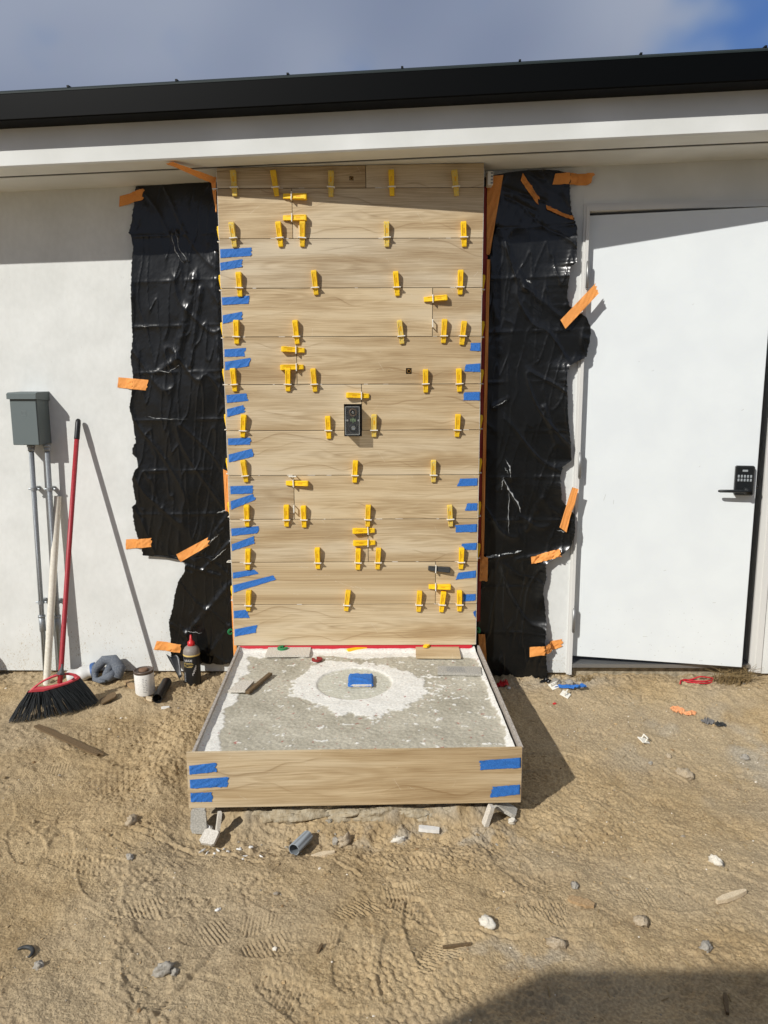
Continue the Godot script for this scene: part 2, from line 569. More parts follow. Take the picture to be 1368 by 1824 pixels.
func make_ground() -> void:
	n_big.seed = 301; n_big.frequency = 1.0; n_big.fractal_octaves = 3
	n_mid.seed = 302; n_mid.frequency = 1.0; n_mid.fractal_octaves = 3
	n_fine.seed = 303; n_fine.frequency = 1.0; n_fine.fractal_octaves = 3
	n_clod.seed = 304; n_clod.frequency = 1.0; n_clod.noise_type = FastNoiseLite.TYPE_CELLULAR; n_clod.fractal_octaves = 2
	gx = axis([[-2.3, -1.3, 0.0065], [-1.3, -1.0, 0.0045], [-1.0, 1.0, 0.0034], [1.0, 1.3, 0.0045], [1.3, 2.3, 0.0065]], 70.0)
	gz = axis([[-0.45, 0.95, 0.0055], [0.95, 1.95, 0.0034], [1.95, 2.4, 0.01]], 70.0)
	var w := gx.size()
	gh.resize(w * gz.size())
	grey.resize(w * gz.size())
	for j in gz.size():
		var z := gz[j]
		for i in w:
			var x := gx[i]
			var h := ground_base(x, z)
			var g := 0.0
			h += n_big.get_noise_2d(x * 1.7, z * 1.7) * 0.014 * smoothstep(-0.2, 0.3, z)
			if absf(x) < 2.4 and z < 2.6 and z > -0.6:
				# loose clods along the wall and round the base, trodden smooth elsewhere
				var loose := 1.0 - smoothstep(0.02, 0.3, z - wall_z(x))
				loose = maxf(loose, bump(x, z, -0.1, 1.06, 0.62, 0.12))
				loose = maxf(loose, 0.9 * bump(x, z, -0.86, 0.42, 0.22, 0.5))
				loose = maxf(loose, 0.8 * bump(x, z, -1.62, 0.62, 0.3, 0.2))
				loose = maxf(loose, 0.5 * bump(x, z, 0.62, 1.02, 0.25, 0.15))
				h += n_mid.get_noise_2d(x * 6.0, z * 6.0) * (0.009 + 0.008 * loose)
				h += n_fine.get_noise_2d(x * 34.0, z * 34.0) * (0.0026 + 0.006 * loose)
				h += n_fine.get_noise_2d(x * 110.0, z * 110.0) * (0.0016 + 0.0022 * loose)
				var kicked := smoothstep(0.02, 0.30, n_mid.get_noise_2d(x * 2.3 + 12.0, z * 2.3))
				h += (0.35 - absf(n_fine.get_noise_2d(x * 20.0 + 3.0, z * 20.0))) * 0.011 * kicked
				h += (-0.5 - n_clod.get_noise_2d(x * 26.0, z * 26.0)) * 0.012 * loose
				# heap left of the base, hollow under its front, bank of concrete and earth below it
				h += 0.045 * bump(x, z, -0.82, 0.55, 0.10, 0.35) + 0.028 * bump(x, z, -1.18, 0.02, 0.2, 0.12)
				h -= 0.032 * bump(x, z, -0.45, 1.10, 0.32, 0.085) + 0.026 * bump(x, z, 0.12, 1.09, 0.4, 0.075)
				if x > -0.66 and x < 0.47 and z > -0.05 and z < 1.12:
					var inb := smoothstep(-0.66, -0.5, x) * (1.0 - smoothstep(0.25, 0.45, x))
					var edge := 1.0 + n_mid.get_noise_2d(x * 5.0, 3.0) * 0.05
					var bank := (1.0 - smoothstep(edge - 0.07, edge + 0.02, z)) * inb
					h = lerpf(h, 0.064 + n_mid.get_noise_2d(x * 12.0, z * 12.0) * 0.018 + n_fine.get_noise_2d(x * 40.0, z * 40.0) * 0.008, bank)
					g = bank * smoothstep(-0.35, 0.15, n_mid.get_noise_2d(x * 6.0 + 9.0, z * 6.0))
				g = maxf(g, 0.55 * bump(x, z, 0.36, 1.60, 0.16, 0.06) * smoothstep(-0.2, 0.4, n_mid.get_noise_2d(x * 9.0, z * 9.0)))
				g = maxf(g, 0.7 * bump(x, z, 0.15, 1.07, 0.3, 0.05) * smoothstep(-0.1, 0.3, n_mid.get_noise_2d(x * 8.0, z * 8.0)))
				g = maxf(g, 0.6 * bump(x, z, 1.35, 0.55, 0.4, 0.35) * smoothstep(0.0, 0.5, n_mid.get_noise_2d(x * 3.0, z * 3.0)))
				g = maxf(g, 0.7 * bump(x, z, 0.86, -0.02, 0.2, 0.06))
			gh[j * w + i] = h
			grey[j * w + i] = g
	# footprints read off the photograph: x, z, turn, kind, depth
	for f in [[-0.42, 1.50, -0.35, 0, 0.0045], [-0.24, 1.56, -0.2, 0, 0.005], [-0.20, 1.75, 0.6, 0, 0.0045], [0.12, 1.45, 0.5, 0, 0.004],
			[-0.02, 1.40, -0.5, 0, 0.004], [0.17, 1.56, -0.8, 0, 0.004], [-0.62, 1.42, -0.2, 0, 0.0035], [-0.60, 1.66, 1.0, 0, 0.004],
			[-0.85, 1.30, 0.9, 4, 0.005], [-0.78, 1.52, 0.8, 4, 0.005], [-0.50, 1.70, 0.2, 4, 0.0045], [-0.36, 1.66, 0.15, 4, 0.004],
			[0.03, 1.66, 1.5, 2, 0.005], [0.10, 1.52, 1.4, 2, 0.005], [-0.08, 1.58, 1.7, 2, 0.005], [0.38, 1.20, 1.2, 2, 0.0045],
			[0.30, 1.30, 0.1, 1, 0.005], [0.42, 1.33, -0.3, 1, 0.005], [0.20, 1.22, 0.2, 1, 0.004], [0.62, 1.12, 0.5, 1, 0.004],
			[0.55, 0.98, 0.2, 4, 0.005], [0.50, 1.46, 0.1, 0, 0.004], [0.60, 0.72, 0.05, 2, 0.005], [0.66, 0.60, 0.1, 2, 0.0045],
			[0.80, 0.85, 0.9, 1, 0.004], [1.05, 0.95, 0.6, 1, 0.0035], [1.18, 1.15, 1.1, 4, 0.004], [0.95, 1.30, 0.4, 3, 0.0035],
			[0.78, 1.38, 0.2, 0, 0.0035], [1.30, 0.85, 0.3, 1, 0.0035], [0.90, 0.50, 1.3, 4, 0.0035], [1.15, 0.42, 0.4, 3, 0.003],
			[-1.20, 0.66, 0.1, 0, 0.004], [-1.02, 0.58, 0.5, 0, 0.004], [-1.10, 0.92, 0.3, 3, 0.004], [-0.95, 0.80, -0.4, 1, 0.0045],
			[-1.32, 0.95, 1.2, 4, 0.007], [-1.15, 1.12, 0.9, 4, 0.007], [-1.02, 1.18, 1.3, 4, 0.006], [-0.80, 1.08, 0.4, 3, 0.004],
			[-0.92, 1.22, 0.2, 1, 0.004], [-1.42, 0.78, 0.4, 4, 0.006], [-0.70, 1.26, -0.5, 3, 0.004], [0.26, 1.74, 0.3, 2, 0.004],
			[-0.12, 1.28, -0.6, 4, 0.004], [0.45, 1.72, 1.2, 4, 0.004], [0.62, 1.68, -0.2, 3, 0.003], [0.05, 1.20, 0.2, 1, 0.004],
			[-0.35, 1.36, 0.7, 3, 0.0035], [-0.05, 1.82, 0.1, 2, 0.0045], [0.72, 1.05, -0.6, 3, 0.0035], [0.88, 1.08, 0.2, 2, 0.003]]:
		footprint(f[0], f[1], f[2], f[3], f[4] * 0.9)
	for f in [[-1.02, 0.42, 0.34, 0.17, 0.25, 0, 0.006, 0.018], [-1.25, 0.55, 0.3, 0.14, 0.1, 0, 0.006, 0.018], [-0.95, 0.72, 0.22, 0.12, 0.3, 0, 0.006, 0.016],
			[0.30, 1.16, 0.25, 0.10, -0.2, 0, 0.006, 0.02], [0.62, 0.80, 0.14, 0.2, 0.3, 1, 0.005, 0.024], [-0.1, 1.55, 0.2, 0.16, 1.4, 1, 0.006, 0.022],
			[0.1, 1.72, 0.2, 0.12, 1.2, 1, 0.005, 0.022], [0.9, 1.1, 0.3, 0.15, 0.4, 0, 0.0045, 0.018], [1.2, 0.7, 0.25, 0.2, 1.0, 0, 0.004, 0.02],
			[-0.2, 1.80, 0.18, 0.08, 0.9, 1, 0.005, 0.02], [0.85, 0.62, 0.25, 0.12, 0.2, 0, 0.004, 0.018]]:
		tread_patch(f[0], f[1], f[2], f[3], f[4], f[5], f[6], f[7])
	# drag lines and cracks in the crust
	for c in [[-0.75, 1.10, -0.20, 1.22], [-0.20, 1.20, -0.02, 1.31], [-0.90, 1.02, -0.5, 1.16], [0.0, 1.47, 0.30, 1.56], [0.22, 1.52, 0.42, 1.55], [1.02, 0.63, 1.12, 0.80], [-1.3, 1.1, -1.2, 1.3], [-0.55, 1.85, -0.42, 1.5]]:
		var p0 := Vector2(c[0], c[1])
		var p1 := Vector2(c[2], c[3])
		for j in range(index_of(gz, minf(c[1], c[3]) - 0.05), index_of(gz, maxf(c[1], c[3]) + 0.05)):
			for i in range(index_of(gx, minf(c[0], c[2]) - 0.05), index_of(gx, maxf(c[0], c[2]) + 0.05)):
				var p := Vector2(gx[i], gz[j] + n_mid.get_noise_2d(gx[i] * 8.0, c[1] * 5.0) * 0.03 + n_fine.get_noise_2d(gx[i] * 30.0, c[1]) * 0.006)
				var q := Geometry2D.get_closest_point_to_segment(p, p0, p1)
				var d := p.distance_to(q)
				if d > 0.03: continue
				var side := signf((p1 - p0).cross(p - p0))
				var t := sin(PI * clampf(q.distance_to(p0) / p0.distance_to(p1), 0.0, 1.0))
				gh[j * w + i] += t * (-0.005 * exp(-pow(d / 0.006, 2.0)) + (0.004 * exp(-pow((d - 0.01) / 0.008, 2.0)) if side < 0.0 else 0.0))
	var verts := PackedVector3Array(); verts.resize(gh.size())
	var norms := PackedVector3Array(); norms.resize(gh.size())
	var cols := PackedColorArray(); cols.resize(gh.size())
	var sand_a := Color(0.425, 0.312, 0.170)
	var sand_b := Color(0.585, 0.448, 0.262)
	var sand_c := Color(0.500, 0.398, 0.255)
	var stone := Color(0.46, 0.43, 0.36)
	for j in gz.size():
		for i in w:
			var at := j * w + i
			var x := gx[i]
			var z := gz[j]
			verts[at] = Vector3(x, gh[at], z)
			var i0 := maxi(i - 1, 0); var i1 := mini(i + 1, w - 1)
			var j0 := maxi(j - 1, 0); var j1 := mini(j + 1, gz.size() - 1)
			norms[at] = Vector3(-(gh[j * w + i1] - gh[j * w + i0]) / (gx[i1] - gx[i0]), 1.0, -(gh[j1 * w + i] - gh[j0 * w + i]) / (gz[j1] - gz[j0])).normalized()
			var t := clampf(0.5 + n_big.get_noise_2d(x * 2.2 + 5.0, z * 2.2) * 0.7 + n_mid.get_noise_2d(x * 21.0, z * 21.0) * 0.40 + n_fine.get_noise_2d(x * 75.0, z * 75.0) * 0.42, 0.0, 1.0)
			var c := sand_a.lerp(sand_b, t)
			c = c.lerp(sand_c, clampf(n_big.get_noise_2d(x * 1.1 + 40.0, z * 1.4) * 1.4 + 0.2 + 0.25 * smoothstep(0.2, 1.0, x), 0.0, 0.85))
			# darker, damper crust in ragged patches
			var damp := n_big.get_noise_2d(x * 2.6 + 90.0, z * 3.4) + 0.5 * n_mid.get_noise_2d(x * 14.0, z * 14.0 + 20.0)
			c = c.lerp(Color(c.r * 0.80, c.g * 0.79, c.b * 0.80), smoothstep(0.12, 0.34, damp) * 0.4)
			cols[at] = c.lerp(stone, grey[at])
	var idx := PackedInt32Array()
	idx.resize((w - 1) * (gz.size() - 1) * 6)
	var q := 0
	for j in gz.size() - 1:
		for i in w - 1:
			var a := j * w + i
			idx[q] = a; idx[q + 1] = a + 1; idx[q + 2] = a + w
			idx[q + 3] = a + 1; idx[q + 4] = a + w + 1; idx[q + 5] = a + w
			q += 6
	var arr := []
	arr.resize(Mesh.ARRAY_MAX)
	arr[Mesh.ARRAY_VERTEX] = verts; arr[Mesh.ARRAY_NORMAL] = norms; arr[Mesh.ARRAY_COLOR] = cols; arr[Mesh.ARRAY_INDEX] = idx
	var mesh := ArrayMesh.new()
	mesh.add_surface_from_arrays(Mesh.PRIMITIVE_TRIANGLES, arr)
	var o := obj("ground", mesh, M.sand)
	tag(o, "trodden tan sandy ground marked by many shoe prints", "ground", "", "structure")

# a lumpy stone: an icosphere-like lathe pushed about by noise
func lump(st: SurfaceTool, c: Vector3, s: Vector3, seed_: int, turn := 0.0, rough := 0.28, n := 10, col = null) -> void:
	var basis_ := Basis(Vector3.UP, turn)
	var rows := maxi(4, int(n * 0.6))
	var P := []
	for i in rows + 1:
		var ring := []
		var th := PI * i / rows
		for j in n:
			var ph := TAU * j / n
			var d := Vector3(sin(th) * cos(ph), cos(th), sin(th) * sin(ph))
			var k := 1.0 + rough * n_mid.get_noise_3d(d.x * 1.3 + seed_ * 3.1, d.y * 1.3, d.z * 1.3) * 1.6 + rough * 0.5 * n_mid.get_noise_3d(d.x * 3.5, d.y * 3.5 + seed_, d.z * 3.5)
			ring.append(c + basis_ * (d * s * 0.5 * k))
		P.append(ring)
	if col != null: st.set_color(col)
	for i in rows:
		for j in n:
			var k := (j + 1) % n
			quad(st, P[i][j], P[i][k], P[i + 1][k], P[i + 1][j])

func make_pebbles() -> void:
	var st := begin(false)
	var r := RandomNumberGenerator.new()
	r.seed = 909
	for i in 3400:
		var x := r.randf_range(-2.0, 2.0)
		var z := r.randf_range(-0.15, 1.95)
		if z < wall_z(x) + 0.03: continue
		if x > -0.75 and x < 0.5 and z < 1.04: continue
		if n_mid.get_noise_2d(x * 1.8 + 3.0, z * 1.8) < r.randf_range(-0.5, 0.35): continue
		var s := r.randf_range(0.0028, 0.006) * (1.0 if r.randf() < 0.95 else 2.2)
		var pick := r.randf()
		var c := lin(186, 160, 120)
		if pick < 0.12: c = lin(224, 216, 200)
		elif pick < 0.3: c = lin(140, 112, 78)
		elif pick < 0.45: c = lin(150, 140, 124)
		lump(st, Vector3(x, ground_y(x, z) + s * 0.12, z), Vector3(s, s * 0.7, s * r.randf_range(0.7, 1.5)), i, r.randf() * TAU, 0.3, 5, c)
	st.generate_normals()
	var o := obj("gravel", st.commit(), M.pebble)
	tag(o, "fine grit and tiny pebbles scattered over the sand", "gravel", "", "stuff")
	# crumbled clods of the same soil, lying where it was dug or kicked up
	var s3 := begin(false)
	for i in 2600:
		var x := r.randf_range(-1.95, 1.6)
		var z := r.randf_range(-0.3, 1.9)
		if z < wall_z(x) + 0.02: continue
		if x > -0.72 and x < 0.46 and z < 0.97: continue
		var dens := 0.05 + 0.9 * 1.3 * bump(x, z, -0.1, 1.06, 0.6, 0.07) + 0.6 * bump(x, z, -0.86, 0.45, 0.18, 0.45) + 0.7 * (1.0 - smoothstep(0.0, 0.22, z - wall_z(x))) + 0.5 * bump(x, z, -1.6, 0.62, 0.3, 0.15) + 0.5 * bump(x, z, 0.55, 1.05, 0.2, 0.1) + 0.35 * bump(x, z, -1.1, 1.15, 0.3, 0.2) + 0.3 * bump(x, z, -0.1, 1.3, 0.5, 0.06)
		dens *= clampf(0.6 + 1.6 * n_mid.get_noise_2d(x * 4.0 + 60.0, z * 4.0), 0.0, 1.0)
		if r.randf() > dens: continue
		var s := r.randf_range(0.005, 0.013) * (1.0 if r.randf() < 0.92 else 1.7)
		var c := Color(0.420, 0.305, 0.166).lerp(Color(0.51, 0.395, 0.235), r.randf())
		if z > 0.95 and z < 1.15 and absf(x) < 0.5 and r.randf() < 0.4: c = Color(0.44, 0.41, 0.34)
		lump(s3, Vector3(x, ground_y(x, z) + s * 0.15, z), Vector3(s, s * 0.7, s * r.randf_range(0.8, 1.4)), i, r.randf() * TAU, 0.5, 7, c)
	s3.generate_normals()
	var o3 := obj("soil_clods", s3.commit(), M.sand)
	tag(o3, "crumbled clods of tan soil lying along wall and base", "soil", "", "stuff")
	# chopped straw and chips
	var s2 := begin(false)
	for i in 420:
		var x := r.randf_range(-1.9, 1.9)
		var z := r.randf_range(-0.1, 1.8)
		if x > -0.75 and x < 0.5 and z < 1.04: continue
		if x < 0.4 and r.randf() < 0.55: continue
		var a := r.randf() * TAU
		var l := r.randf_range(0.008, 0.03)
		var d := Vector3(cos(a), 0, sin(a)) * l * 0.5
		var p0 := gp(x - d.x, z - d.z, 0.002)
		var p1 := gp(x + d.x, z + d.z, 0.002)
		tube(s2, [p0, p1], r.randf_range(0.0006, 0.0013), 4)
	s2.generate_normals()
	var o2 := obj("straw_litter", s2.commit(), M.straw)
	tag(o2, "short bits of dry straw strewn on the sand", "straw", "", "stuff")

# ---------------------------------------------------------------- house
# a slab along the wall between two x, given as a closed profile of (off, y) pairs; y rises with the roof when lean is set
func run(st: SurfaceTool, x0: float, x1: float, prof: Array, lean: float, y_of: Callable) -> void:
	var A := []
	var B := []
	for p in prof:
		A.append(Vector3(x0 - p.x * WALL_K, y_of.call(x0) * lean + p.y, wall_z(x0) + p.x))
		B.append(Vector3(x1 - p.x * WALL_K, y_of.call(x1) * lean + p.y, wall_z(x1) + p.x))
	var n := prof.size()
	for i in n:
		var k := (i + 1) % n
		quad(st, A[i], A[k], B[k], B[i])
	for i in range(1, n - 1):
		tri(st, A[0], A[i + 1], A[i])
		tri(st, B[0], B[i], B[i + 1])

func wall_piece(parent: Node3D, x0: float, x1: float, y0, y1: float, m: Material, uv := false) -> void:
	# y0 is null for the foot of the wall, which follows the ground
	var st := begin(false)
	var yb0: float = base_y(x0) if y0 == null else y0
	var yb1: float = base_y(x1) if y0 == null else y0
	var a := wp(x0, yb0); var b := wp(x1, yb1); var c := wp(x1, y1 + soffit_y(x1) - 2.366); var d := wp(x0, y1 + soffit_y(x0) - 2.366)
	var back := Vector3(0.014, 0, -0.16)
	var q := [[a, b, c, d], [b + back, a + back, d + back, c + back], [a + back, b + back, b, a], [d, c, c + back, d + back], [b, b + back, c + back, c], [a + back, a, d, d + back]]
	for f in q:
		for i in [0, 2, 1, 0, 3, 2]:
			var v: Vector3 = f[i]
			st.set_uv(Vector2((v.x + 2.1) / 1.6, 1.0 - (v.y - 0.03) / 2.42) if uv else Vector2(v.x, v.y))
			st.add_vertex(v)
	st.generate_normals()
	if uv: st.generate_tangents()
	obj("wall", st.commit(), m, parent)

func make_house() -> void:
	var t := thing("house", "white stucco house with black gutter and deep soffit", "house")
	wall_piece(t, -2.1, 0.866, null, 2.40, M.plaster_low, true)
	wall_piece(t, -7.0, -2.1, null, 2.40, M.plaster)
	wall_piece(t, 0.866, 1.752, 2.228, 2.40, M.plaster)
	wall_piece(t, 1.752, 7.0, null, 2.40, M.plaster)
	var flat := func(_x): return 0.0
	var sof := func(x): return soffit_y(x)
	var ba := func(x): return base_y(x)
	for s in [[-7.0, 0.9], [0.9, 1.7], [1.7, 7.0]]:
		var f := begin()
		run(f, s[0], s[1], [Vector2(-0.14, -0.6), Vector2(-0.022, -0.6), Vector2(-0.022, -0.0015 if s[0] != 0.9 else 0.045), Vector2(-0.14, -0.0015 if s[0] != 0.9 else 0.045)], 1.0, ba)
		f.generate_normals()
		obj("foundation", f.commit(), M.footing, t)
	# closed volume behind the wall
	var bk := begin()
	bx(bk, Vector3(0, 1.2, -5.6), Vector3(15.0, 3.0, 0.15))
	bx(bk, Vector3(-7.1, 1.2, -3.2), Vector3(0.15, 3.0, 4.6))
	bx(bk, Vector3(7.1, 1.2, -2.6), Vector3(0.15, 3.0, 5.8))
	bk.generate_normals()
	obj("rear_wall", bk.commit(), M.plaster, t)
	var fl := begin()
	run(fl, -6.9, 6.9, [Vector2(-5.0, -0.4), Vector2(-0.15, -0.4), Vector2(-0.15, 0.02), Vector2(-5.0, 0.02)], 1.0, ba)
	fl.generate_normals()
	obj("floor_slab", fl.commit(), M.footing, t)
	# soffit in two strips with a metal reveal in the slot between them
	var s1 := begin()
	run(s1, -7.2, 7.2, [Vector2(-0.1, 0.0), Vector2(0.213, 0.0), Vector2(0.213, 0.03), Vector2(-0.1, 0.03)], 1.0, sof)
	s1.generate_normals()
	obj("soffit", s1.commit(), M.plaster, t)
	var s2 := begin()
	run(s2, -7.2, 7.2, [Vector2(0.237, 0.0), Vector2(0.352, 0.0), Vector2(0.358, 0.006), Vector2(0.358, 0.148), Vector2(0.33, 0.148), Vector2(0.33, 0.03), Vector2(0.237, 0.03)], 1.0, sof)
	s2.generate_normals()
	obj("eave_fascia", s2.commit(), M.plaster, t)
	var rv := begin()
	run(rv, -7.2, 7.2, [Vector2(0.208, 0.031), Vector2(0.243, 0.031), Vector2(0.243, 0.04), Vector2(0.208, 0.04)], 1.0, sof)
	run(rv, -7.2, 7.2, [Vector2(0.2132, 0.003), Vector2(0.2150, 0.003), Vector2(0.2150, 0.031), Vector2(0.2132, 0.031)], 1.0, sof)
	rv.generate_normals()
	obj("soffit_reveal", rv.commit(), M.reveal, t)
	var gu := begin()
	run(gu, -7.3, 7.3, [Vector2(0.36, 0.1455), Vector2(0.449, 0.1445), Vector2(0.453, 0.1485), Vector2(0.453, 0.2405), Vector2(0.36, 0.2405)], 1.0, sof)
	gu.generate_normals()
	var gt := obj("gutter", gu.commit(), M.gutter, t)
	var lip := begin()
	run(lip, -7.3, 7.3, [Vector2(0.36, 0.241), Vector2(0.4545, 0.241), Vector2(0.4545, 0.247), Vector2(0.448, 0.2525), Vector2(0.36, 0.2525)], 1.0, sof)
	lip.generate_normals()
	obj("gutter_lip", lip.commit(), M.gutter_lip, gt)
	var rf := begin()
	run(rf, -7.3, 7.3, [Vector2(-5.4, 0.62), Vector2(0.44, 0.2535), Vector2(0.44, 0.2570), Vector2(-5.4, 0.70)], 1.0, sof)
	rf.generate_normals()
	var roof := obj("roof", rf.commit(), M.roof, t)
	for k in range(-13, 14):
		var x := 0.113 + k * 0.4315
		var sm := begin()
		run(sm, x - 0.004, x + 0.004, [Vector2(-5.3, 0.68), Vector2(0.446, 0.2560), Vector2(0.446, 0.2625), Vector2(-5.3, 0.72)], 1.0, sof)
		sm.generate_normals()
		obj("roof_seam", sm.commit(), M.roof, roof)
	# steel door frame: stepped jambs and head
	var fr := [[0.866, 0.877, 0.008, 0.100, 2.228], [0.8772, 0.890, 0.015, 0.100, 2.2155], [1.727, 1.751, 0.008, 0.135, 2.228], [1.700, 1.7268, 0.002, 0.135, 2.2155]]
	for j in fr:
		var st := begin()
		run(st, j[0], j[1], [Vector2(-0.13, j[3]), Vector2(j[2], j[3]), Vector2(j[2], j[4]), Vector2(-0.13, j[4])], 0.0, flat)
		st.generate_normals()
		obj("door_jamb", st.commit(), M.frame, t)
	for j in [[0.8772, 1.7268, 0.008, 2.2160, 2.228], [0.8902, 1.6998, 0.015, 2.197, 2.2155]]:
		var st := begin()
		run(st, j[0], j[1], [Vector2(-0.13, j[3]), Vector2(j[2], j[3]), Vector2(j[2], j[4]), Vector2(-0.13, j[4])], 0.0, flat)
		st.generate_normals()
		obj("door_head", st.commit(), M.frame, t)
	var sl := begin()
	run(sl, 0.8902, 1.6998, [Vector2(-0.13, 0.03), Vector2(0.012, 0.03), Vector2(0.012, 0.047), Vector2(-0.13, 0.047)], 1.0, ba)
	sl.generate_normals()
	obj("door_sill", sl.commit(), M.steel, t)

func make_door() -> void:
	var t := thing("door", "white steel door standing slightly open with black keypad lock", "door", Vector3(0.8945, 0.0, -0.113))
	t.rotation.y = -deg_to_rad(12.0)
	# local: x along the leaf, z out of its face
	var st := begin()
	bx(st, Vector3(0.380, 1.183, -0.0225), Vector3(0.756, 2.004, 0.045), 0.0015)
	st.generate_normals()
	obj("leaf", st.commit(), M.door, t)
	var sc := begin()
	for q in [[0.30, 1.52, 0.010, 0.4], [0.24, 1.56, 0.006, 0.2], [0.52, 1.10, 0.008, 0.9], [0.12, 0.95, 0.03, 1.3], [0.16, 0.93, 0.02, 1.5], [0.40, 0.62, 0.012, 0.3], [0.62, 0.48, 0.014, 0.1], [0.33, 0.30, 0.02, 0.05], [0.5, 0.26, 0.012, 0.2], [0.21, 0.24, 0.010, 0.5], [0.68, 1.35, 0.012, 0.7], [0.58, 0.20, 0.016, 0.1], [0.10, 0.22, 0.012, 0.3], [0.45, 1.8, 0.008, 0.6]]:
		bx(sc, Vector3.ZERO, Vector3(q[2], 0.0014, 0.0004), 0.0, Transform3D(Basis(Vector3.BACK, q[3]), Vector3(q[0], q[1], 0.0003)))
	for q in 70:
		var yy := 0.19 + absf(rng.randfn(0.0, 0.16))
		bx(sc, Vector3.ZERO, Vector3(rng.randf_range(0.0015, 0.005), rng.randf_range(0.001, 0.002), 0.0004), 0.0, Transform3D(Basis(Vector3.BACK, rng.randf() * 3.0), Vector3(rng.randf_range(0.02, 0.74), minf(yy, 2.1), 0.0003)))
	sc.generate_normals()
	obj("scuff_marks", sc.commit(), M.scuff, t).set_meta("kind", "stuff")
	var i := 0
	for y in [1.93, 1.10, 0.37]:
		var h := begin(true)
		tube(h, [Vector3(0.003, y - 0.055, 0.040), Vector3(0.003, y + 0.055, 0.040)], 0.0075, 10)
		for k in [-0.0575, 0.0575]:
			tube(h, [Vector3(0.003, y + k - 0.003, 0.040), Vector3(0.003, y + k + 0.003, 0.040)], 0.0055, 8)
		h.generate_normals()
		var hg := obj("hinge", h.commit(), M.steel, t)
		var pl := begin()
		bx(pl, Vector3(0.004, y, 0.018), Vector3(0.002, 0.11, 0.036))
		pl.generate_normals()
		obj("hinge_leaf", pl.commit(), M.steel, hg)
		i += 1
	var b := begin()
	bx(b, Vector3(0.704, 1.043, 0.013), Vector3(0.078, 0.130, 0.026), 0.005)
	b.generate_normals()
	var lk := obj("keypad_lock", b.commit(), M.lock, t)
	tag(lk, "black keypad lock with grey buttons and lever", "")
	for r in 2:
		for c in 5:
			var kb := begin()
			bx(kb, Vector3(0.678 + c * 0.0125, 1.0625 - r * 0.0165, 0.0268), Vector3(0.008, 0.0125, 0.004), 0.0015)
			kb.generate_normals()
			obj("key_button", kb.commit(), M.key, lk)
	var em := begin()
	bx(em, Vector3(0.703, 1.087, 0.0265), Vector3(0.022, 0.009, 0.002), 0.0009)
	em.generate_normals()
	obj("emblem", em.commit(), M.key, lk)
	var cy := begin(true)
	tube(cy, [Vector3(0.714, 1.000, 0.024), Vector3(0.714, 1.000, 0.048)], [0.017, 0.0145], 20)
	cy.generate_normals()
	obj("lever_rose", cy.commit(), M.lock, lk)
	var kc := begin(true)
	tube(kc, [Vector3(0.714, 1.000, 0.0481), Vector3(0.714, 1.000, 0.062)], [0.0112, 0.0105], 16)
	kc.generate_normals()
	obj("key_cylinder", kc.commit(), M.black, lk)
	var lv := begin(true)
	tube(lv, [Vector3(0.714, 1.000, 0.054), Vector3(0.68, 1.0, 0.056), Vector3(0.64, 1.000, 0.057), Vector3(0.60, 0.999, 0.055), Vector3(0.592, 0.999, 0.053)], [0.0105, 0.0095, 0.0085, 0.0080, 0.005], 12, true, 0.8)
	lv.generate_normals()
	obj("lever", lv.commit(), M.lock, lk)
	var la := begin(true)
	tube(la, [Vector3(0.757, 1.010, -0.018), Vector3(0.770, 1.010, -0.018)], [0.009, 0.007], 10)
	la.generate_normals()
	obj("latch_bolt", la.commit(), M.black, t)

# ---------------------------------------------------------------- tile panel
func tile_mesh(pieces: Array, depth: float, plank: int, u_shift: float, flip: bool, t := Transform3D.IDENTITY, x_origin := 0.0, y_origin := 0.0) -> ArrayMesh:
	var st := begin()
	for poly in pieces:
		var P: PackedVector2Array = poly
		var ids := Geometry2D.triangulate_polygon(P)
		for i in range(0, ids.size(), 3):
			var c := [P[ids[i]], P[ids[i + 1]], P[ids[i + 2]]]
			if (c[1] - c[0]).cross(c[2] - c[0]) > 0: c = [c[0], c[2], c[1]]
			for v in c:
				st.set_uv(_tile_uv(v, plank, u_shift, flip, x_origin, y_origin)); st.add_vertex(t * Vector3(v.x, v.y, 0))
			for v in [c[0], c[2], c[1]]:
				st.set_uv(_tile_uv(v, plank, u_shift, flip, x_origin, y_origin)); st.add_vertex(t * Vector3(v.x, v.y, -depth))
		for i in P.size():
			var a := P[i]
			var b := P[(i + 1) % P.size()]
			var q := [Vector3(a.x, a.y, -depth), Vector3(b.x, b.y, -depth), Vector3(b.x, b.y, 0), Vector3(a.x, a.y, 0)]
			for k in [0, 2, 1, 0, 3, 2]:
				st.set_uv(_tile_uv(Vector2(q[k].x, q[k].y), plank, u_shift, flip, x_origin, y_origin)); st.add_vertex(t * q[k])
	st.generate_normals()
	return st.commit()

func _tile_uv(v: Vector2, plank: int, u_shift: float, flip: bool, xo: float, yo: float) -> Vector2:
	var a := (v.x - xo) / 1.2 + u_shift
	var b := clampf((v.y - yo) / 0.2, 0.01, 0.99)
	if flip:
		a = 1.0 - a
		b = 1.0 - b
	return Vector2(fposmod(a, 1.0) if a < 0.0 else a, (plank + 1.0 - b) / 8.0)

const JOINTS := [2.2735, 2.0725, 1.8705, 1.6680, 1.4655, 1.2660, 1.0675, 0.8690, 0.6720, 0.4740, 0.2775]
const GAP := 0.0013

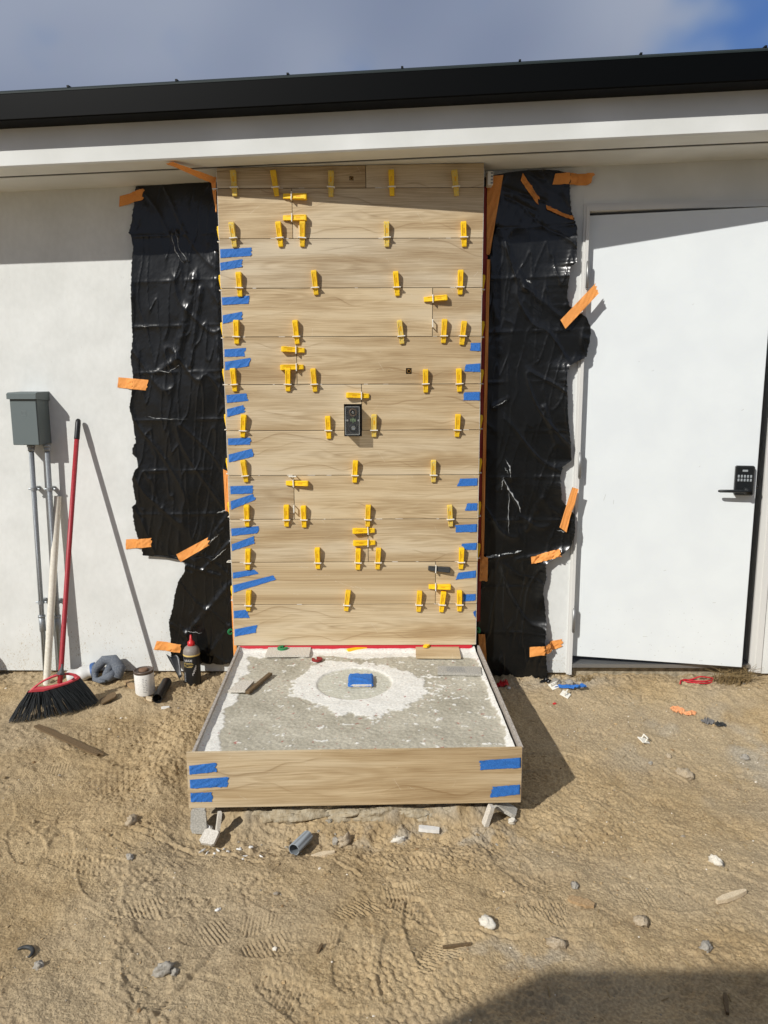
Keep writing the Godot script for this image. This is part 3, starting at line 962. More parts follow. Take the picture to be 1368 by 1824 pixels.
func make_panel() -> void:
	var t := thing("shower_surround", "tall shower column clad in wood-look plank tiles", "shower surround", Vector3(-0.1355, 0.2, -0.1))
	var core := begin()
	bx(core, Vector3(-0.1355, 1.31, -0.118), Vector3(1.085, 2.06, 0.205))
	core.generate_normals()
	obj("core", core.commit(), M.core, t, true)
	var splits := [-0.071, -0.381, null, 0.211, -0.376, -0.096, null, -0.401, -0.072, 0.233, null]
	var planks := [0, 1, 2, 3, 4, 5, 6, 7, 0, 1, 2, 3, 4, 5, 6, 7, 2, 5, 3]
	var k := 0
	for r in 11:
		var y0: float = JOINTS[r] + GAP
		var y1: float = JOINTS[r - 1] - GAP if r > 0 else 2.352
		var spans := [[PANEL_L, PANEL_R]]
		if splits[r] != null: spans = [[PANEL_L, splits[r] - GAP], [splits[r] + GAP, PANEL_R]]
		for s in spans:
			var pieces := []
			var x0: float = s[0]
			var x1: float = s[1]
			if r == 0:
				var f := func(x): return 2.3535 + 0.0145 * (x + 0.69)
				if x0 < -0.5:   # square hole for a pipe stub
					var hx := -0.131; var hy := 2.3125; var d := 0.0085
					pieces = [PackedVector2Array([Vector2(x0, y0), Vector2(hx - d, y0), Vector2(hx - d, f.call(hx - d)), Vector2(x0, f.call(x0))]),
						rect(hx - d, y0, hx + d, hy - d), PackedVector2Array([Vector2(hx - d, hy + d), Vector2(hx + d, hy + d), Vector2(hx + d, f.call(hx + d)), Vector2(hx - d, f.call(hx - d))]),
						PackedVector2Array([Vector2(hx + d, y0), Vector2(x1, y0), Vector2(x1, f.call(x1)), Vector2(hx + d, f.call(hx + d))])]
				else:
					pieces = [PackedVector2Array([Vector2(x0, y0), Vector2(x1, y0), Vector2(x1, f.call(x1)), Vector2(x0, f.call(x0))])]
			elif r == 4 and x0 > -0.5:
				var hx := 0.110; var hy := 1.521; var d := 0.0125
				pieces = [rect(x0, y0, hx - d, y1), rect(hx - d, y0, hx + d, hy - d), rect(hx - d, hy + d, hx + d, y1), rect(hx + d, y0, x1, y1)]
			elif r == 5 and x0 < -0.5:
				pieces = [rect(x0, y0, -0.174, y1), rect(-0.174, 1.380, x1, y1)]
			elif r == 6:
				pieces = [rect(x0, y0, -0.174, y1), rect(-0.174, y0, -0.096, 1.239), rect(-0.096, y0, x1, y1)]
			else:
				pieces = [rect(x0, y0, x1, y1)]
			var proud := rng.randf_range(-0.0006, 0.0006)
			var sh := Transform3D(Basis.IDENTITY, Vector3(0, 0, proud))
			obj("wood_tile", tile_mesh(pieces, 0.0095, planks[k], rng.randf_range(0.0, 0.06) if x1 - x0 > 1.0 else rng.randf_range(0.0, 0.35), k % 3 == 1, sh, x0, y0), M.tile, t, true)
			k += 1
	# pale tile body showing along the mitred outer edges, and dabs of thinset in the joints
	for side in [-1, 1]:
		for r in 11:
			var eg := begin()
			var x: float = PANEL_L - 0.0012 if side < 0 else PANEL_R + 0.0012
			var y0: float = JOINTS[r] + GAP
			var y1: float = JOINTS[r - 1] - GAP if r > 0 else 2.35
			bx(eg, Vector3(x, (y0 + y1) * 0.5, -0.005), Vector3(0.0022, y1 - y0 - 0.001, 0.009))
			eg.generate_normals()
			obj("tile_edge", eg.commit(), M.scrap, t, true)
	var jm := begin()
	for r in 10:
		for q in 16:
			if rng.randf() < 0.7: continue
			var x := rng.randf_range(PANEL_L + 0.02, PANEL_R - 0.03)
			bx(jm, Vector3(x, JOINTS[r] + rng.randf_range(-0.0004, 0.0006), -0.0005), Vector3(rng.randf_range(0.004, 0.035), rng.randf_range(0.0010, 0.0024), 0.004), 0.0003)
	jm.generate_normals()
	obj("joint_mortar", jm.commit(), M.white_bit, t, true).set_meta("kind", "stuff")
	# return tiles down both sides of the column
	for side in [-1, 1]:
		for r in 11:
			var y0: float = JOINTS[r] + GAP
			var y1: float = JOINTS[r - 1] - GAP if r > 0 else 2.35
			var x: float = PANEL_L if side < 0 else PANEL_R
			var w := 0.215 if side < 0 else 0.118
			var tr := Transform3D(Basis(Vector3.UP, -PI / 2 if side < 0 else PI / 2), Vector3(x, 0, -0.0105 - w if side < 0 else -0.0105))
			var o := obj("side_tile", tile_mesh([rect(0.0, y0, w, y1)], 0.0095, (r * 3 + 1) % 8, 0.2, false, tr, 0.0, y0), M.tile, t, true)
			o.set_meta("label", "narrow return tile on the %s side of the column" % ("left" if side < 0 else "right"))

func wedge_mesh() -> ArrayMesh:
	# origin on the tile face at the joint, +y towards the thick end, +z out
	var st := begin()
	var P := []
	for s in [[-0.034, 0.0092, 0.0075], [-0.031, 0.0100, 0.0095], [0.058, 0.0118, 0.0240], [0.064, 0.0112, 0.0235], [0.066, 0.0100, 0.0200]]:
		P.append([Vector3(-s[1], s[0], 0.001), Vector3(s[1], s[0], 0.001), Vector3(s[1], s[0], s[2] - 0.0015), Vector3(s[1] - 0.0015, s[0], s[2]), Vector3(-s[1] + 0.0015, s[0], s[2]), Vector3(-s[1], s[0], s[2] - 0.0015)])
	for i in P.size() - 1:
		for j in 6:
			var k := (j + 1) % 6
			quad(st, P[i][j], P[i][k], P[i + 1][k], P[i + 1][j])
	for j in range(1, 5):
		tri(st, P[0][0], P[0][j + 1], P[0][j])
		tri(st, P[-1][0], P[-1][j], P[-1][j + 1])
	# two raised rails along the face leave a shallow channel
	for s in [-1, 1]:
		bx(st, Vector3.ZERO, Vector3(0.003, 0.074, 0.003), 0.0006, Transform3D(Basis(Vector3.RIGHT, 0.163), Vector3(s * 0.0083, 0.017, 0.0178)))
	st.generate_normals()
	return st.commit()

func wedge_mark() -> ArrayMesh:
	var st := begin()
	for s in [[0.030, 0.0065, 0.020], [0.037, 0.004, 0.004], [0.022, 0.004, 0.004]]:
		bx(st, Vector3.ZERO, Vector3(s[1], s[2], 0.0012), 0.0, Transform3D(Basis(Vector3.RIGHT, 0.163), Vector3(0, s[0], 0.0192 + (s[0] - 0.03) * 0.163)))
	st.generate_normals()
	return st.commit()

func clip_mesh() -> ArrayMesh:
	var st := begin()
	bx(st, Vector3(0, 0, 0.0205), Vector3(0.034, 0.0045, 0.0055), 0.0008)
	for s in [-1, 1]:
		bx(st, Vector3(s * 0.0148, 0, 0.0088), Vector3(0.0036, 0.0042, 0.0178), 0.0004)
	bx(st, Vector3(0, 0, -0.001), Vector3(0.031, 0.0018, 0.004))
	st.generate_normals()
	return st.commit()

const WEDGE_ROWS := [
	[-0.619, -0.447, -0.216, 0.037, 0.304], [-0.629, -0.434, -0.339, 0.016, 0.341], [-0.611, -0.288, 0.058, 0.328], [-0.631, -0.373, 0.077, 0.260, 0.341],
	[-0.648, -0.415, -0.300, 0.183, 0.329], [-0.617, -0.242, -0.042, 0.323], [-0.614, -0.128, 0.220], [-0.613, -0.436, -0.358, -0.072, 0.297],
	[-0.616, -0.300, -0.118, -0.028, 0.348], [-0.620, -0.171, 0.158, 0.264, 0.343]]

func make_wedges() -> void:
	var wm := wedge_mesh()
	var mk := wedge_mark()
	var cm := clip_mesh()
	var make := func(label: String, group: String, at: Vector3, basis_: Basis, m: Material) -> void:
		var t := thing("tile_wedge", label, "tile wedge", at, group)
		t.basis = basis_
		var w := obj("wedge", wm, m, t)
		w.position.y = rng.randf_range(-0.004, 0.005)
		w.rotation.z = rng.randf_range(-0.05, 0.05)
		obj("embossing", mk, m if m == M.black_wedge else M.yellow_mark, w)
		obj("clip", cm, M.clip, t)
	for j in WEDGE_ROWS.size():
		for i in WEDGE_ROWS[j].size():
			var tilt := rng.randf_range(-0.08, 0.09)
			var slide := rng.randf_range(-0.004, 0.006)
			make.call("upright yellow tile wedge on %s horizontal joint from top, %s from left" % [ordinal(j), ordinal(i)], "upright yellow wedges on the panel",
				Vector3(WEDGE_ROWS[j][i], JOINTS[j] + slide * 0.0, 0.0008), Basis(Vector3.BACK, tilt), M.yellow_dusty if j == 0 and i == 0 else ([M.yellow_dull, M.yellow_dull, M.yellow, M.yellow, M.yellow_dusty][rng.randi() % 5 if rng.randf() < 0.5 else rng.randi() % 4]))
	var names := ["upper yellow wedge lying across the short joint in second tile row", "lower yellow wedge lying across the short joint in second tile row",
		"yellow wedge lying across the short joint in fourth tile row", "upper yellow wedge lying across the short joint in fifth tile row",
		"lower yellow wedge lying across the short joint in fifth tile row", "yellow wedge lying across the joint just above the valve box",
		"yellow wedge lying across the short joint in eighth tile row", "upper yellow wedge lying across the short joint in ninth tile row",
		"lower yellow wedge lying across the short joint in ninth tile row", "yellow wedge lying across the joint below the black wedge",
		"dusty black wedge lying across the short joint near bottom right"]
	var hz := [[-0.381, 2.239, 1], [-0.381, 2.153, 1], [0.211, 1.823, 1], [-0.376, 1.612, -1], [-0.376, 1.539, -1], [-0.096, 1.416, -1], [-0.401, 1.033, 1], [-0.072, 0.818, -1], [-0.072, 0.762, -1], [0.233, 0.557, 1], [0.233, 0.641, 1]]
	for i in hz.size():
		make.call(names[i], "wedges lying across the short joints", Vector3(hz[i][0], hz[i][1], 0.0008), Basis(Vector3.BACK, -PI / 2 * hz[i][2] + rng.randf_range(-0.05, 0.05)), M.yellow if i < 10 else M.black_wedge)
	# wedges on the return tiles, seen edge-on
	for j in range(1, 10):
		if j != 8:
			make.call("yellow wedge jutting from the column's left side, %s from top" % ordinal(j - 1 if j < 8 else 7), "wedges on the column's left side", Vector3(PANEL_L, JOINTS[j], -0.082), Basis(Vector3.UP, -PI / 2), M.yellow)
	for j in range(2, 9):
		make.call("yellow wedge jutting from the column's right side, %s from top" % ordinal(j - 2), "wedges on the column's right side", Vector3(PANEL_R, JOINTS[j], -0.082), Basis(Vector3.UP, PI / 2), M.yellow)
	# white clips left without a wedge
	var k := 0
	for s in [[0.211, 1.721, 1.57, "white plastic clip without wedge on fourth row's short joint"], [-0.401, 0.918, 1.57, "white plastic clip without wedge on eighth row's short joint"], [-0.404, 1.064, 0.0, "white plastic clip without wedge above eighth row's short joint"],
			[PANEL_L, 2.2735, 9.0, "white plastic clip poking from the panel's top left edge"], [PANEL_L, 0.672, 9.0, "white plastic clip poking from the panel's lower left edge"]]:
		var o := obj("empty_clip", cm, M.clip)
		tag(o, s[3], "clip", "white clips without wedges")
		o.position = Vector3(s[0], s[1], 0.0008)
		o.basis = Basis(Vector3.BACK, s[2])
		if s[2] > 5.0:
			o.basis = Basis(Vector3.UP, -PI / 2)
			o.position.z = -0.02
		k += 1

func strip(called: String, label: String, category: String, group: String, c: Array, n: Vector3, m: Material, seed_: int, lift := 0.0012, wave := 0.0012, ragged := 0.006, wrap := 0.0, drape := false) -> void:
	# c: four corners; c[0]-c[1] the long upper edge, c[3]-c[2] the lower. The far end (1-2) is torn; wrap turns the near end round an edge.
	var nu := 22
	var nv := 6
	var P := []
	var ns := FastNoiseLite.new()
	ns.seed = seed_
	ns.frequency = 1.0
	for j in nv + 1:
		var row := []
		var v := j / float(nv)
		var tear := ragged * (ns.get_noise_1d(v * 9.0 + 3.0) * 1.6 + ns.get_noise_1d(v * 31.0) * 0.9)
		var a: Vector3 = c[0].lerp(c[3], v)
		var b: Vector3 = c[1].lerp(c[2], v)
		b += (b - a).normalized() * tear
		for i in nu + 1:
			var u := i / float(nu)
			var p := a.lerp(b, u)
			if drape: p.z = wall_z(p.x) + sheet_off(p.x, p.y) + (0.010 if p.x > 0.87 else 0.0)
			var cr := ns.get_noise_2d(u * 3.5 + v * 2.0, v * 1.5 + u * 1.2)
			row.append(p + n * (lift + wave * (0.6 + cr * 1.4) + wave * 2.2 * pow(maxf(0.0, 1.0 - absf(ns.get_noise_2d(u * 2.0 - v, v + 20.0)) * 9.0), 2.0)))
		P.append(row)
	var st := begin(true)
	for j in nv:
		for i in nu:
			quad(st, P[j + 1][i], P[j + 1][i + 1], P[j][i + 1], P[j][i])
	if wrap != 0.0:
		for j in nv:
			quad(st, P[j + 1][0] - n * 0.04 + Vector3(wrap, 0, 0), P[j + 1][0], P[j][0], P[j][0] - n * 0.04 + Vector3(wrap, 0, 0))
	st.generate_normals()
	var o := obj(called, st.commit(), m)
	tag(o, label, category, group)

func flat4(a: Array, z: Callable) -> Array:
	var out := []
	for i in 4: out.append(Vector3(a[i * 2], a[i * 2 + 1], z.call(a[i * 2])))
	return out

const TAPES_LEFT := [
	[-0.689, 2.030, -0.553, 2.037, -0.559, 2.003, -0.689, 1.995],
	[-0.691, 1.975, -0.597, 1.990, -0.600, 1.958, -0.691, 1.943],
	[-0.690, 1.833, -0.569, 1.840, -0.576, 1.807, -0.689, 1.802],
	[-0.689, 1.759, -0.605, 1.774, -0.606, 1.742, -0.689, 1.724],
	[-0.687, 1.616, -0.595, 1.622, -0.605, 1.586, -0.688, 1.584],
	[-0.687, 1.563, -0.575, 1.580, -0.586, 1.544, -0.687, 1.527],
	[-0.686, 1.421, -0.599, 1.428, -0.595, 1.395, -0.685, 1.387],
	[-0.686, 1.360, -0.612, 1.378, -0.610, 1.345, -0.686, 1.326],
	[-0.686, 1.232, -0.588, 1.235, -0.589, 1.205, -0.687, 1.203],
	[-0.686, 1.161, -0.581, 1.187, -0.580, 1.151, -0.686, 1.126],
	[-0.684, 1.020, -0.584, 1.023, -0.586, 0.987, -0.684, 0.984],
	[-0.685, 0.952, -0.583, 0.985, -0.574, 0.959, -0.684, 0.914],
	[-0.687, 0.828, -0.562, 0.839, -0.568, 0.807, -0.686, 0.794],
	[-0.687, 0.756, -0.585, 0.794, -0.584, 0.760, -0.687, 0.725],
	[-0.687, 0.625, -0.587, 0.639, -0.569, 0.619, -0.687, 0.597],
	[-0.688, 0.566, -0.507, 0.611, -0.491, 0.592, -0.687, 0.531],
	[-0.689, 0.444, -0.632, 0.450, -0.620, 0.412, -0.689, 0.410],
	[-0.688, 0.357, -0.586, 0.377, -0.590, 0.342, -0.689, 0.322],
]
const TAPES_RIGHT := [
	[0.419, 1.640, 0.378, 1.639, 0.374, 1.607, 0.419, 1.605],
	[0.420, 1.553, 0.356, 1.548, 0.351, 1.519, 0.420, 1.516],
	[0.420, 1.431, 0.352, 1.429, 0.347, 1.395, 0.420, 1.394],
	[0.417, 1.052, 0.338, 1.050, 0.325, 1.016, 0.416, 1.019],
	[0.417, 0.940, 0.372, 0.939, 0.362, 0.906, 0.417, 0.906],
	[0.417, 0.845, 0.322, 0.840, 0.320, 0.807, 0.417, 0.809],
	[0.418, 0.759, 0.350, 0.755, 0.359, 0.727, 0.416, 0.726],
	[0.417, 0.631, 0.336, 0.621, 0.326, 0.589, 0.416, 0.598],
	[0.417, 0.521, 0.360, 0.518, 0.362, 0.485, 0.417, 0.490],
	[0.418, 0.443, 0.407, 0.436, 0.408, 0.423, 0.419, 0.408],
]
const WALL_TAPES := {
	"o1": [-1.192, 2.310, -1.075, 2.335, -1.082, 2.287, -1.198, 2.264],
	"o3": [-1.249, 1.503, -1.100, 1.490, -1.113, 1.441, -1.256, 1.455],
	"o4": [-0.760, 1.073, -0.725, 1.056, -0.731, 0.862, -0.758, 0.875],
	"o5": [-1.261, 0.723, -1.124, 0.737, -1.130, 0.693, -1.265, 0.674],
	"o6": [-1.007, 0.657, -0.846, 0.743, -0.842, 0.705, -0.989, 0.618],
	"o7": [-1.135, 0.209, -1.006, 0.200, -1.012, 0.156, -1.152, 0.163],
	"r1": [0.737, 2.350, 0.900, 2.350, 0.887, 2.302, 0.727, 2.306],
	"r2": [0.600, 2.356, 0.670, 2.257, 0.666, 2.226, 0.592, 2.325],
	"r3": [0.702, 2.224, 0.814, 2.171, 0.808, 2.159, 0.705, 2.206],
	"r4": [0.773, 1.739, 0.915, 1.890, 0.930, 1.847, 0.796, 1.701],
	"r5": [0.850, 1.004, 0.877, 0.996, 0.835, 0.794, 0.801, 0.819],
	"r6": [0.681, 0.674, 0.807, 0.717, 0.811, 0.681, 0.685, 0.640],
	"r7": [0.687, 0.237, 0.842, 0.273, 0.840, 0.232, 0.688, 0.188],
}
const SHEET_LEFT_EDGE := [-1.110, 2.346, -1.112, 2.322, -1.138, 2.199, -1.154, 2.148, -1.145, 2.137, -1.137, 2.088, -1.152, 1.969, -1.163, 1.812, -1.166, 1.668, -1.182, 1.587, -1.172, 1.506, -1.185, 1.425, -1.201, 1.365, -1.189, 1.305, -1.179, 1.191, -1.184, 1.198, -1.194, 1.175, -1.202, 1.144, -1.179, 1.124, -1.171, 1.080, -1.190, 1.066, -1.206, 1.022, -1.200, 0.960, -1.192, 0.908, -1.211, 0.891, -1.211, 0.835, -1.204, 0.773, -1.183, 0.696, -1.172, 0.646, -1.098, 0.646, -1.013, 0.635, -0.965, 0.618, -0.970, 0.572, -1.005, 0.521, -1.026, 0.457, -1.040, 0.384, -1.064, 0.311, -1.061, 0.224, -1.064, 0.150, -1.062, 0.106]
const SHEET_RIGHT_EDGE := [0.751, 2.357, 0.801, 2.348, 0.799, 2.285, 0.809, 2.197, 0.832, 2.125, 0.836, 1.981, 0.806, 1.963, 0.801, 1.845, 0.812, 1.799, 0.884, 1.751, 0.907, 1.705, 0.906, 1.649, 0.895, 1.579, 0.826, 1.546, 0.811, 1.508, 0.812, 1.473, 0.822, 1.329, 0.849, 1.124, 0.813, 1.095, 0.800, 1.055, 0.809, 0.945, 0.824, 0.925, 0.870, 0.875, 0.872, 0.804, 0.860, 0.733, 0.818, 0.691, 0.745, 0.644, 0.752, 0.576, 0.740, 0.503, 0.751, 0.450, 0.759, 0.366, 0.752, 0.259, 0.772, 0.109]

const TAPES_FRONT := [
	[-0.640, 0.233, -0.553, 0.243, -0.552, 0.211, -0.640, 0.202],
	[-0.640, 0.184, -0.512, 0.192, -0.518, 0.157, -0.640, 0.154],
	[-0.640, 0.137, -0.569, 0.139, -0.570, 0.104, -0.640, 0.105],
	[0.449, 0.244, 0.314, 0.236, 0.313, 0.203, 0.449, 0.208],
	[0.449, 0.148, 0.356, 0.142, 0.352, 0.103, 0.449, 0.113],
]

func make_tapes() -> void:
	var zf := func(_x): return 0.0
	for i in TAPES_LEFT.size():
		strip("blue_tape", "blue masking tape strip on tile panel's left edge, %s from the top" % ordinal(i), "tape", "blue tape on the panel's left edge", flat4(TAPES_LEFT[i], zf), Vector3.BACK, M.blue, 400 + i, 0.0012, 0.0011, 0.006, -0.0015)
	for i in TAPES_RIGHT.size():
		strip("blue_tape", "blue masking tape strip on tile panel's right edge, %s from the top" % ordinal(i), "tape", "blue tape on the panel's right edge", flat4(TAPES_RIGHT[i], zf), Vector3.BACK, M.blue, 440 + i, 0.0012, 0.0011, 0.004, 0.0015)
	var ff := func(x): return front_z(x)
	var fl := ["top blue tape on left end of the base's front tile", "middle blue tape on left end of the base's front tile", "bottom blue tape on left end of the base's front tile", "upper blue tape on right end of the base's front tile", "lower blue tape on right end of the base's front tile"]
	for i in TAPES_FRONT.size():
		strip("blue_tape", fl[i], "tape", "blue tape on the base's front tile", flat4(TAPES_FRONT[i], ff), Vector3(0.024, 0, 1).normalized(), M.blue, 470 + i, 0.0012, 0.0012, 0.005, -0.0015 if i < 3 else 0.0015)
	var on_wall := func(x): return wall_z(x) + 0.03
	var names := {"o1": "orange tape at upper left corner of left black plastic", "o3": "orange tape halfway down left edge of left black plastic", "o4": "upright orange tape between left plastic and tile column",
		"o5": "orange tape near lower left corner of left black plastic", "o6": "slanting orange tape across left plastic's lower edge", "o7": "orange tape behind the black glue bottle",
		"r1": "orange tape at upper right corner of right black plastic", "r2": "loose drooping orange tape near top of right black plastic", "r3": "curled torn orange tape below the drooping one",
		"r4": "slanting orange tape from right plastic onto door frame", "r5": "steep orange tape beside the door's lower half", "r6": "crumpled orange tape across right plastic's white tear", "r7": "lowest orange tape on right black plastic"}
	var k := 0
	for key in WALL_TAPES:
		var loose: bool = key in ["r2", "r3", "r6"]
		var c := flat4(WALL_TAPES[key], on_wall)
		if key in ["r4", "r5"]:
			for q in 4: c[q].z += 0.014
		strip("orange_tape", names[key], "tape", "orange tape holding the plastic", c, Vector3(-WALL_K, 0, 1).normalized(), M.orange, 500 + k, 0.002, 0.006 if loose else 0.0016, 0.008 if not loose else 0.014, 0.0, key not in ["r4", "r5"])
		k += 1
	strip("orange_tape", "long orange tape from soffit to the column's top left corner", "tape", "orange tape holding the plastic",
		[Vector3(-0.842, 2.350, 0.112), Vector3(-0.70, 2.325, -0.02), Vector3(-0.715, 2.300, -0.02), Vector3(-0.876, 2.349, 0.093)], Vector3(0, -1, 0.3).normalized(), M.orange, 530, 0.002, 0.002)
	strip("orange_tape", "orange tape hanging down the column's upper left side", "tape", "orange tape holding the plastic",
		[Vector3(-0.725, 2.325, -0.03), Vector3(-0.712, 2.19, -0.05), Vector3(-0.705, 2.19, -0.03), Vector3(-0.700, 2.325, -0.02)], Vector3(0, 0, 1), M.orange, 531, 0.001, 0.002)
	strip("orange_tape", "orange tape along the column's lower left side", "tape", "orange tape holding the plastic",
		[Vector3(-0.741, 0.46, -0.2), Vector3(-0.740, 0.13, -0.2), Vector3(-0.722, 0.13, -0.19), Vector3(-0.722, 0.46, -0.19)], Vector3(0, 0, 1), M.orange, 532, 0.001, 0.002)
	# red edge strip and orange tape where the right plastic meets the column
	var zr := func(x): return wall_z(x) + 0.03
	strip("membrane_strip", "red membrane strip beside the column's right side", "membrane", "", flat4([0.425, 2.30, 0.425, 0.36, 0.452, 0.36, 0.456, 2.30], zr), Vector3.BACK, M.red_band, 533, 0.001, 0.004)
	strip("orange_tape", "wide orange tape at the column's upper right side", "tape", "orange tape holding the plastic", flat4([0.447, 2.34, 0.450, 2.02, 0.464, 2.02, 0.515, 2.345], zr), Vector3.BACK, M.orange, 534, 0.005, 0.004)
	strip("orange_tape", "long narrow orange tape down the column's right side", "tape", "orange tape holding the plastic", flat4([0.452, 2.00, 0.449, 0.62, 0.463, 0.62, 0.466, 2.00], zr), Vector3.BACK, M.orange, 535, 0.005, 0.004)
	strip("orange_tape", "short orange tape low on the column's right side", "tape", "orange tape holding the plastic", flat4([0.447, 0.68, 0.444, 0.56, 0.482, 0.56, 0.482, 0.67], zr), Vector3.BACK, M.orange, 536, 0.009, 0.003)
	strip("orange_tape", "orange tape at the foot of the column's right side", "tape", "orange tape holding the plastic", flat4([0.445, 0.30, 0.450, 0.12, 0.490, 0.12, 0.475, 0.30], zr), Vector3.BACK, M.orange, 537, 0.009, 0.003)

func edge_at(e: Array, y: float) -> float:
	# e: x, y pairs from top to bottom
	var i := 0
	while i + 3 < e.size() and e[i + 3] > y: i += 2
	if i + 3 >= e.size(): return e[-2]
	var y0: float = e[i + 1]
	var y1: float = e[i + 3]
	var t := 0.0 if absf(y0 - y1) < 0.0005 else clampf((y0 - y) / (y0 - y1), 0.0, 1.0)
	return lerpf(e[i], e[i + 2], t)

# creased black plastic hung on the wall: free edge read from the photograph, other edge straight
func make_sheet(label: String, edge: Array, straight: float, top: Callable, bottom: Callable, flare: float, folds: Array, ridges: Array, seed_: int) -> Node3D:
	var nu := 110
	var nv := 430
	var a := FastNoiseLite.new(); a.seed = seed_; a.frequency = 1.0; a.fractal_octaves = 3
	var b := FastNoiseLite.new(); b.seed = seed_ + 1; b.frequency = 1.0; b.fractal_octaves = 2
	var verts := PackedVector3Array()
	var uvs := PackedVector2Array()
	for j in nv + 1:
		for i in nu + 1:
			var u := i / float(nu)
			var y := lerpf(2.37, 0.05, j / float(nv))
			var e := edge_at(edge, y)
			e += 0.004 * a.get_noise_1d(y * 90.0) + 0.003 * a.get_noise_1d(y * 300.0)
			var x := lerpf(straight, e, u)
			var yt: float = top.call(x)
			var yb: float = bottom.call(x)
			y = clampf(y, yb, yt)
			var z := 0.010
			z += 0.012 * (a.get_noise_2d(x * 2.0, y * 1.3) + 0.4)
			# long soft folds and sharp little creases
			var w1 := 1.0 - absf(b.get_noise_2d(x * 3.2 + y * 1.9, y * 1.1 - x * 0.6))
			var w2 := 1.0 - absf(b.get_noise_2d(x * 11.0 - y * 1.6 + 11.0, y * 1.9 + x * 1.0))
			var w3 := 1.0 - absf(a.get_noise_2d(x * 26.0 + 5.0, y * 17.0))
			z += 0.005 * pow(w1, 14.0) + 0.0028 * pow(w2, 14.0) + 0.0005 * pow(w3, 6.0)
			for f in folds:
				var d: float = absf(y - f - 0.02 * (x - straight)) / 0.006
				if d < 5.0: z += 0.0042 * exp(-d) * (0.5 + a.get_noise_2d(x * 6.0, f * 40.0))
			for r in ridges:   # x0, y0, x1, y1, height, width
				var p := Vector2(x, y)
				var c := Geometry2D.get_closest_point_to_segment(p, Vector2(r[0], r[1]), Vector2(r[2], r[3]))
				var d: float = p.distance_to(c) / r[5]
				if d < 3.0: z += r[4] * 0.55 * exp(-d * d) * (0.7 + 0.6 * a.get_noise_2d(x * 9.0, y * 9.0))
			z += flare * pow(u, 6.0) * (0.6 + 0.7 * a.get_noise_1d(y * 2.4 + 3.0))
			z = maxf(z, 0.003)
			verts.append(Vector3(x, y, wall_z(x) + z))
			uvs.append(Vector2(x, y) * 1.6)
	sheets.append([verts, nu, nv])
	var st := SurfaceTool.new()
	st.begin(Mesh.PRIMITIVE_TRIANGLES)
	var w := nu + 1
	for i in verts.size():
		st.set_uv(uvs[i]); st.add_vertex(verts[i])
	for j in nv:
		for i in nu:
			var p := j * w + i
			if verts[p].y - verts[p + w].y < 0.0002 and verts[p + 1].y - verts[p + w + 1].y < 0.0002: continue
			if straight < verts[p + nu / 2].x:
				for q in [p, p + 1, p + w + 1, p, p + w + 1, p + w]: st.add_index(q)
			else:
				for q in [p, p + w + 1, p + 1, p, p + w, p + w + 1]: st.add_index(q)
	st.generate_normals()
	st.generate_tangents()
	var t := thing("plastic_sheet", label, "plastic sheet", wp(straight, 0.1))
	obj("sheet", st.commit(), M.sheet, t, true)
	return t

var sheets := []

# how far the plastic stands off the wall at a place, eased down beside its edges; 0 on bare wall
func sheet_off(x: float, y: float) -> float:
	var best := 0.0
	for s in sheets:
		var v: PackedVector3Array = s[0]
		var w: int = s[1] + 1
		for dy in [-0.02, 0.0, 0.02]:
			var j := clampi(int(round((2.37 - y - dy) / 2.32 * s[2])), 0, s[2])
			var x0 := v[j * w].x
			var x1 := v[j * w + w - 1].x
			for dx in [-0.03, -0.015, 0.0, 0.015, 0.03]:
				var u: float = (x + dx - x0) / (x1 - x0)
				if u < 0.0 or u > 1.0: continue
				var p := v[j * w + int(round(u * s[1]))]
				best = maxf(best, p.z - wall_z(p.x) - absf(dx) * 0.5 - absf(dy) * 0.3)
	return best

# plastic gone white where it was stretched or torn: thin raised ribbons that follow the sheet
func stretch_mark(parent: Node3D, pts: Array, half: float, seed_: int) -> void:
	var st := begin(true)
	var ns := FastNoiseLite.new(); ns.seed = seed_; ns.frequency = 1.0
	var n := 26
	var prev := []
	for k in n + 1:
		var t := k / float(n)
		var f := t * (pts.size() - 1)
		var i := mini(int(f), pts.size() - 2)
		var p: Vector2 = pts[i].lerp(pts[i + 1], f - i)
		var d: Vector2 = (pts[i + 1] - pts[i]).normalized().orthogonal()
		p += d * ns.get_noise_1d(t * 4.0) * 0.006
		var w := half * sin(PI * clampf(t, 0.03, 0.97)) * maxf(0.12, 0.6 + 1.3 * ns.get_noise_1d(t * 9.0 + 30.0))
		var row := []
		for s in [-1.0, 0.0, 1.0]:
			var q: Vector2 = p + d * w * s
			row.append(wp(q.x, q.y, sheet_off(q.x, q.y) + (0.0026 if s == 0.0 else 0.0006)))
		if k > 0:
			for j in 2: quad(st, prev[j], row[j], row[j + 1], prev[j + 1])
		prev = row
	st.generate_normals()
	obj("stretch_mark", st.commit(), M.stretched, parent, true)

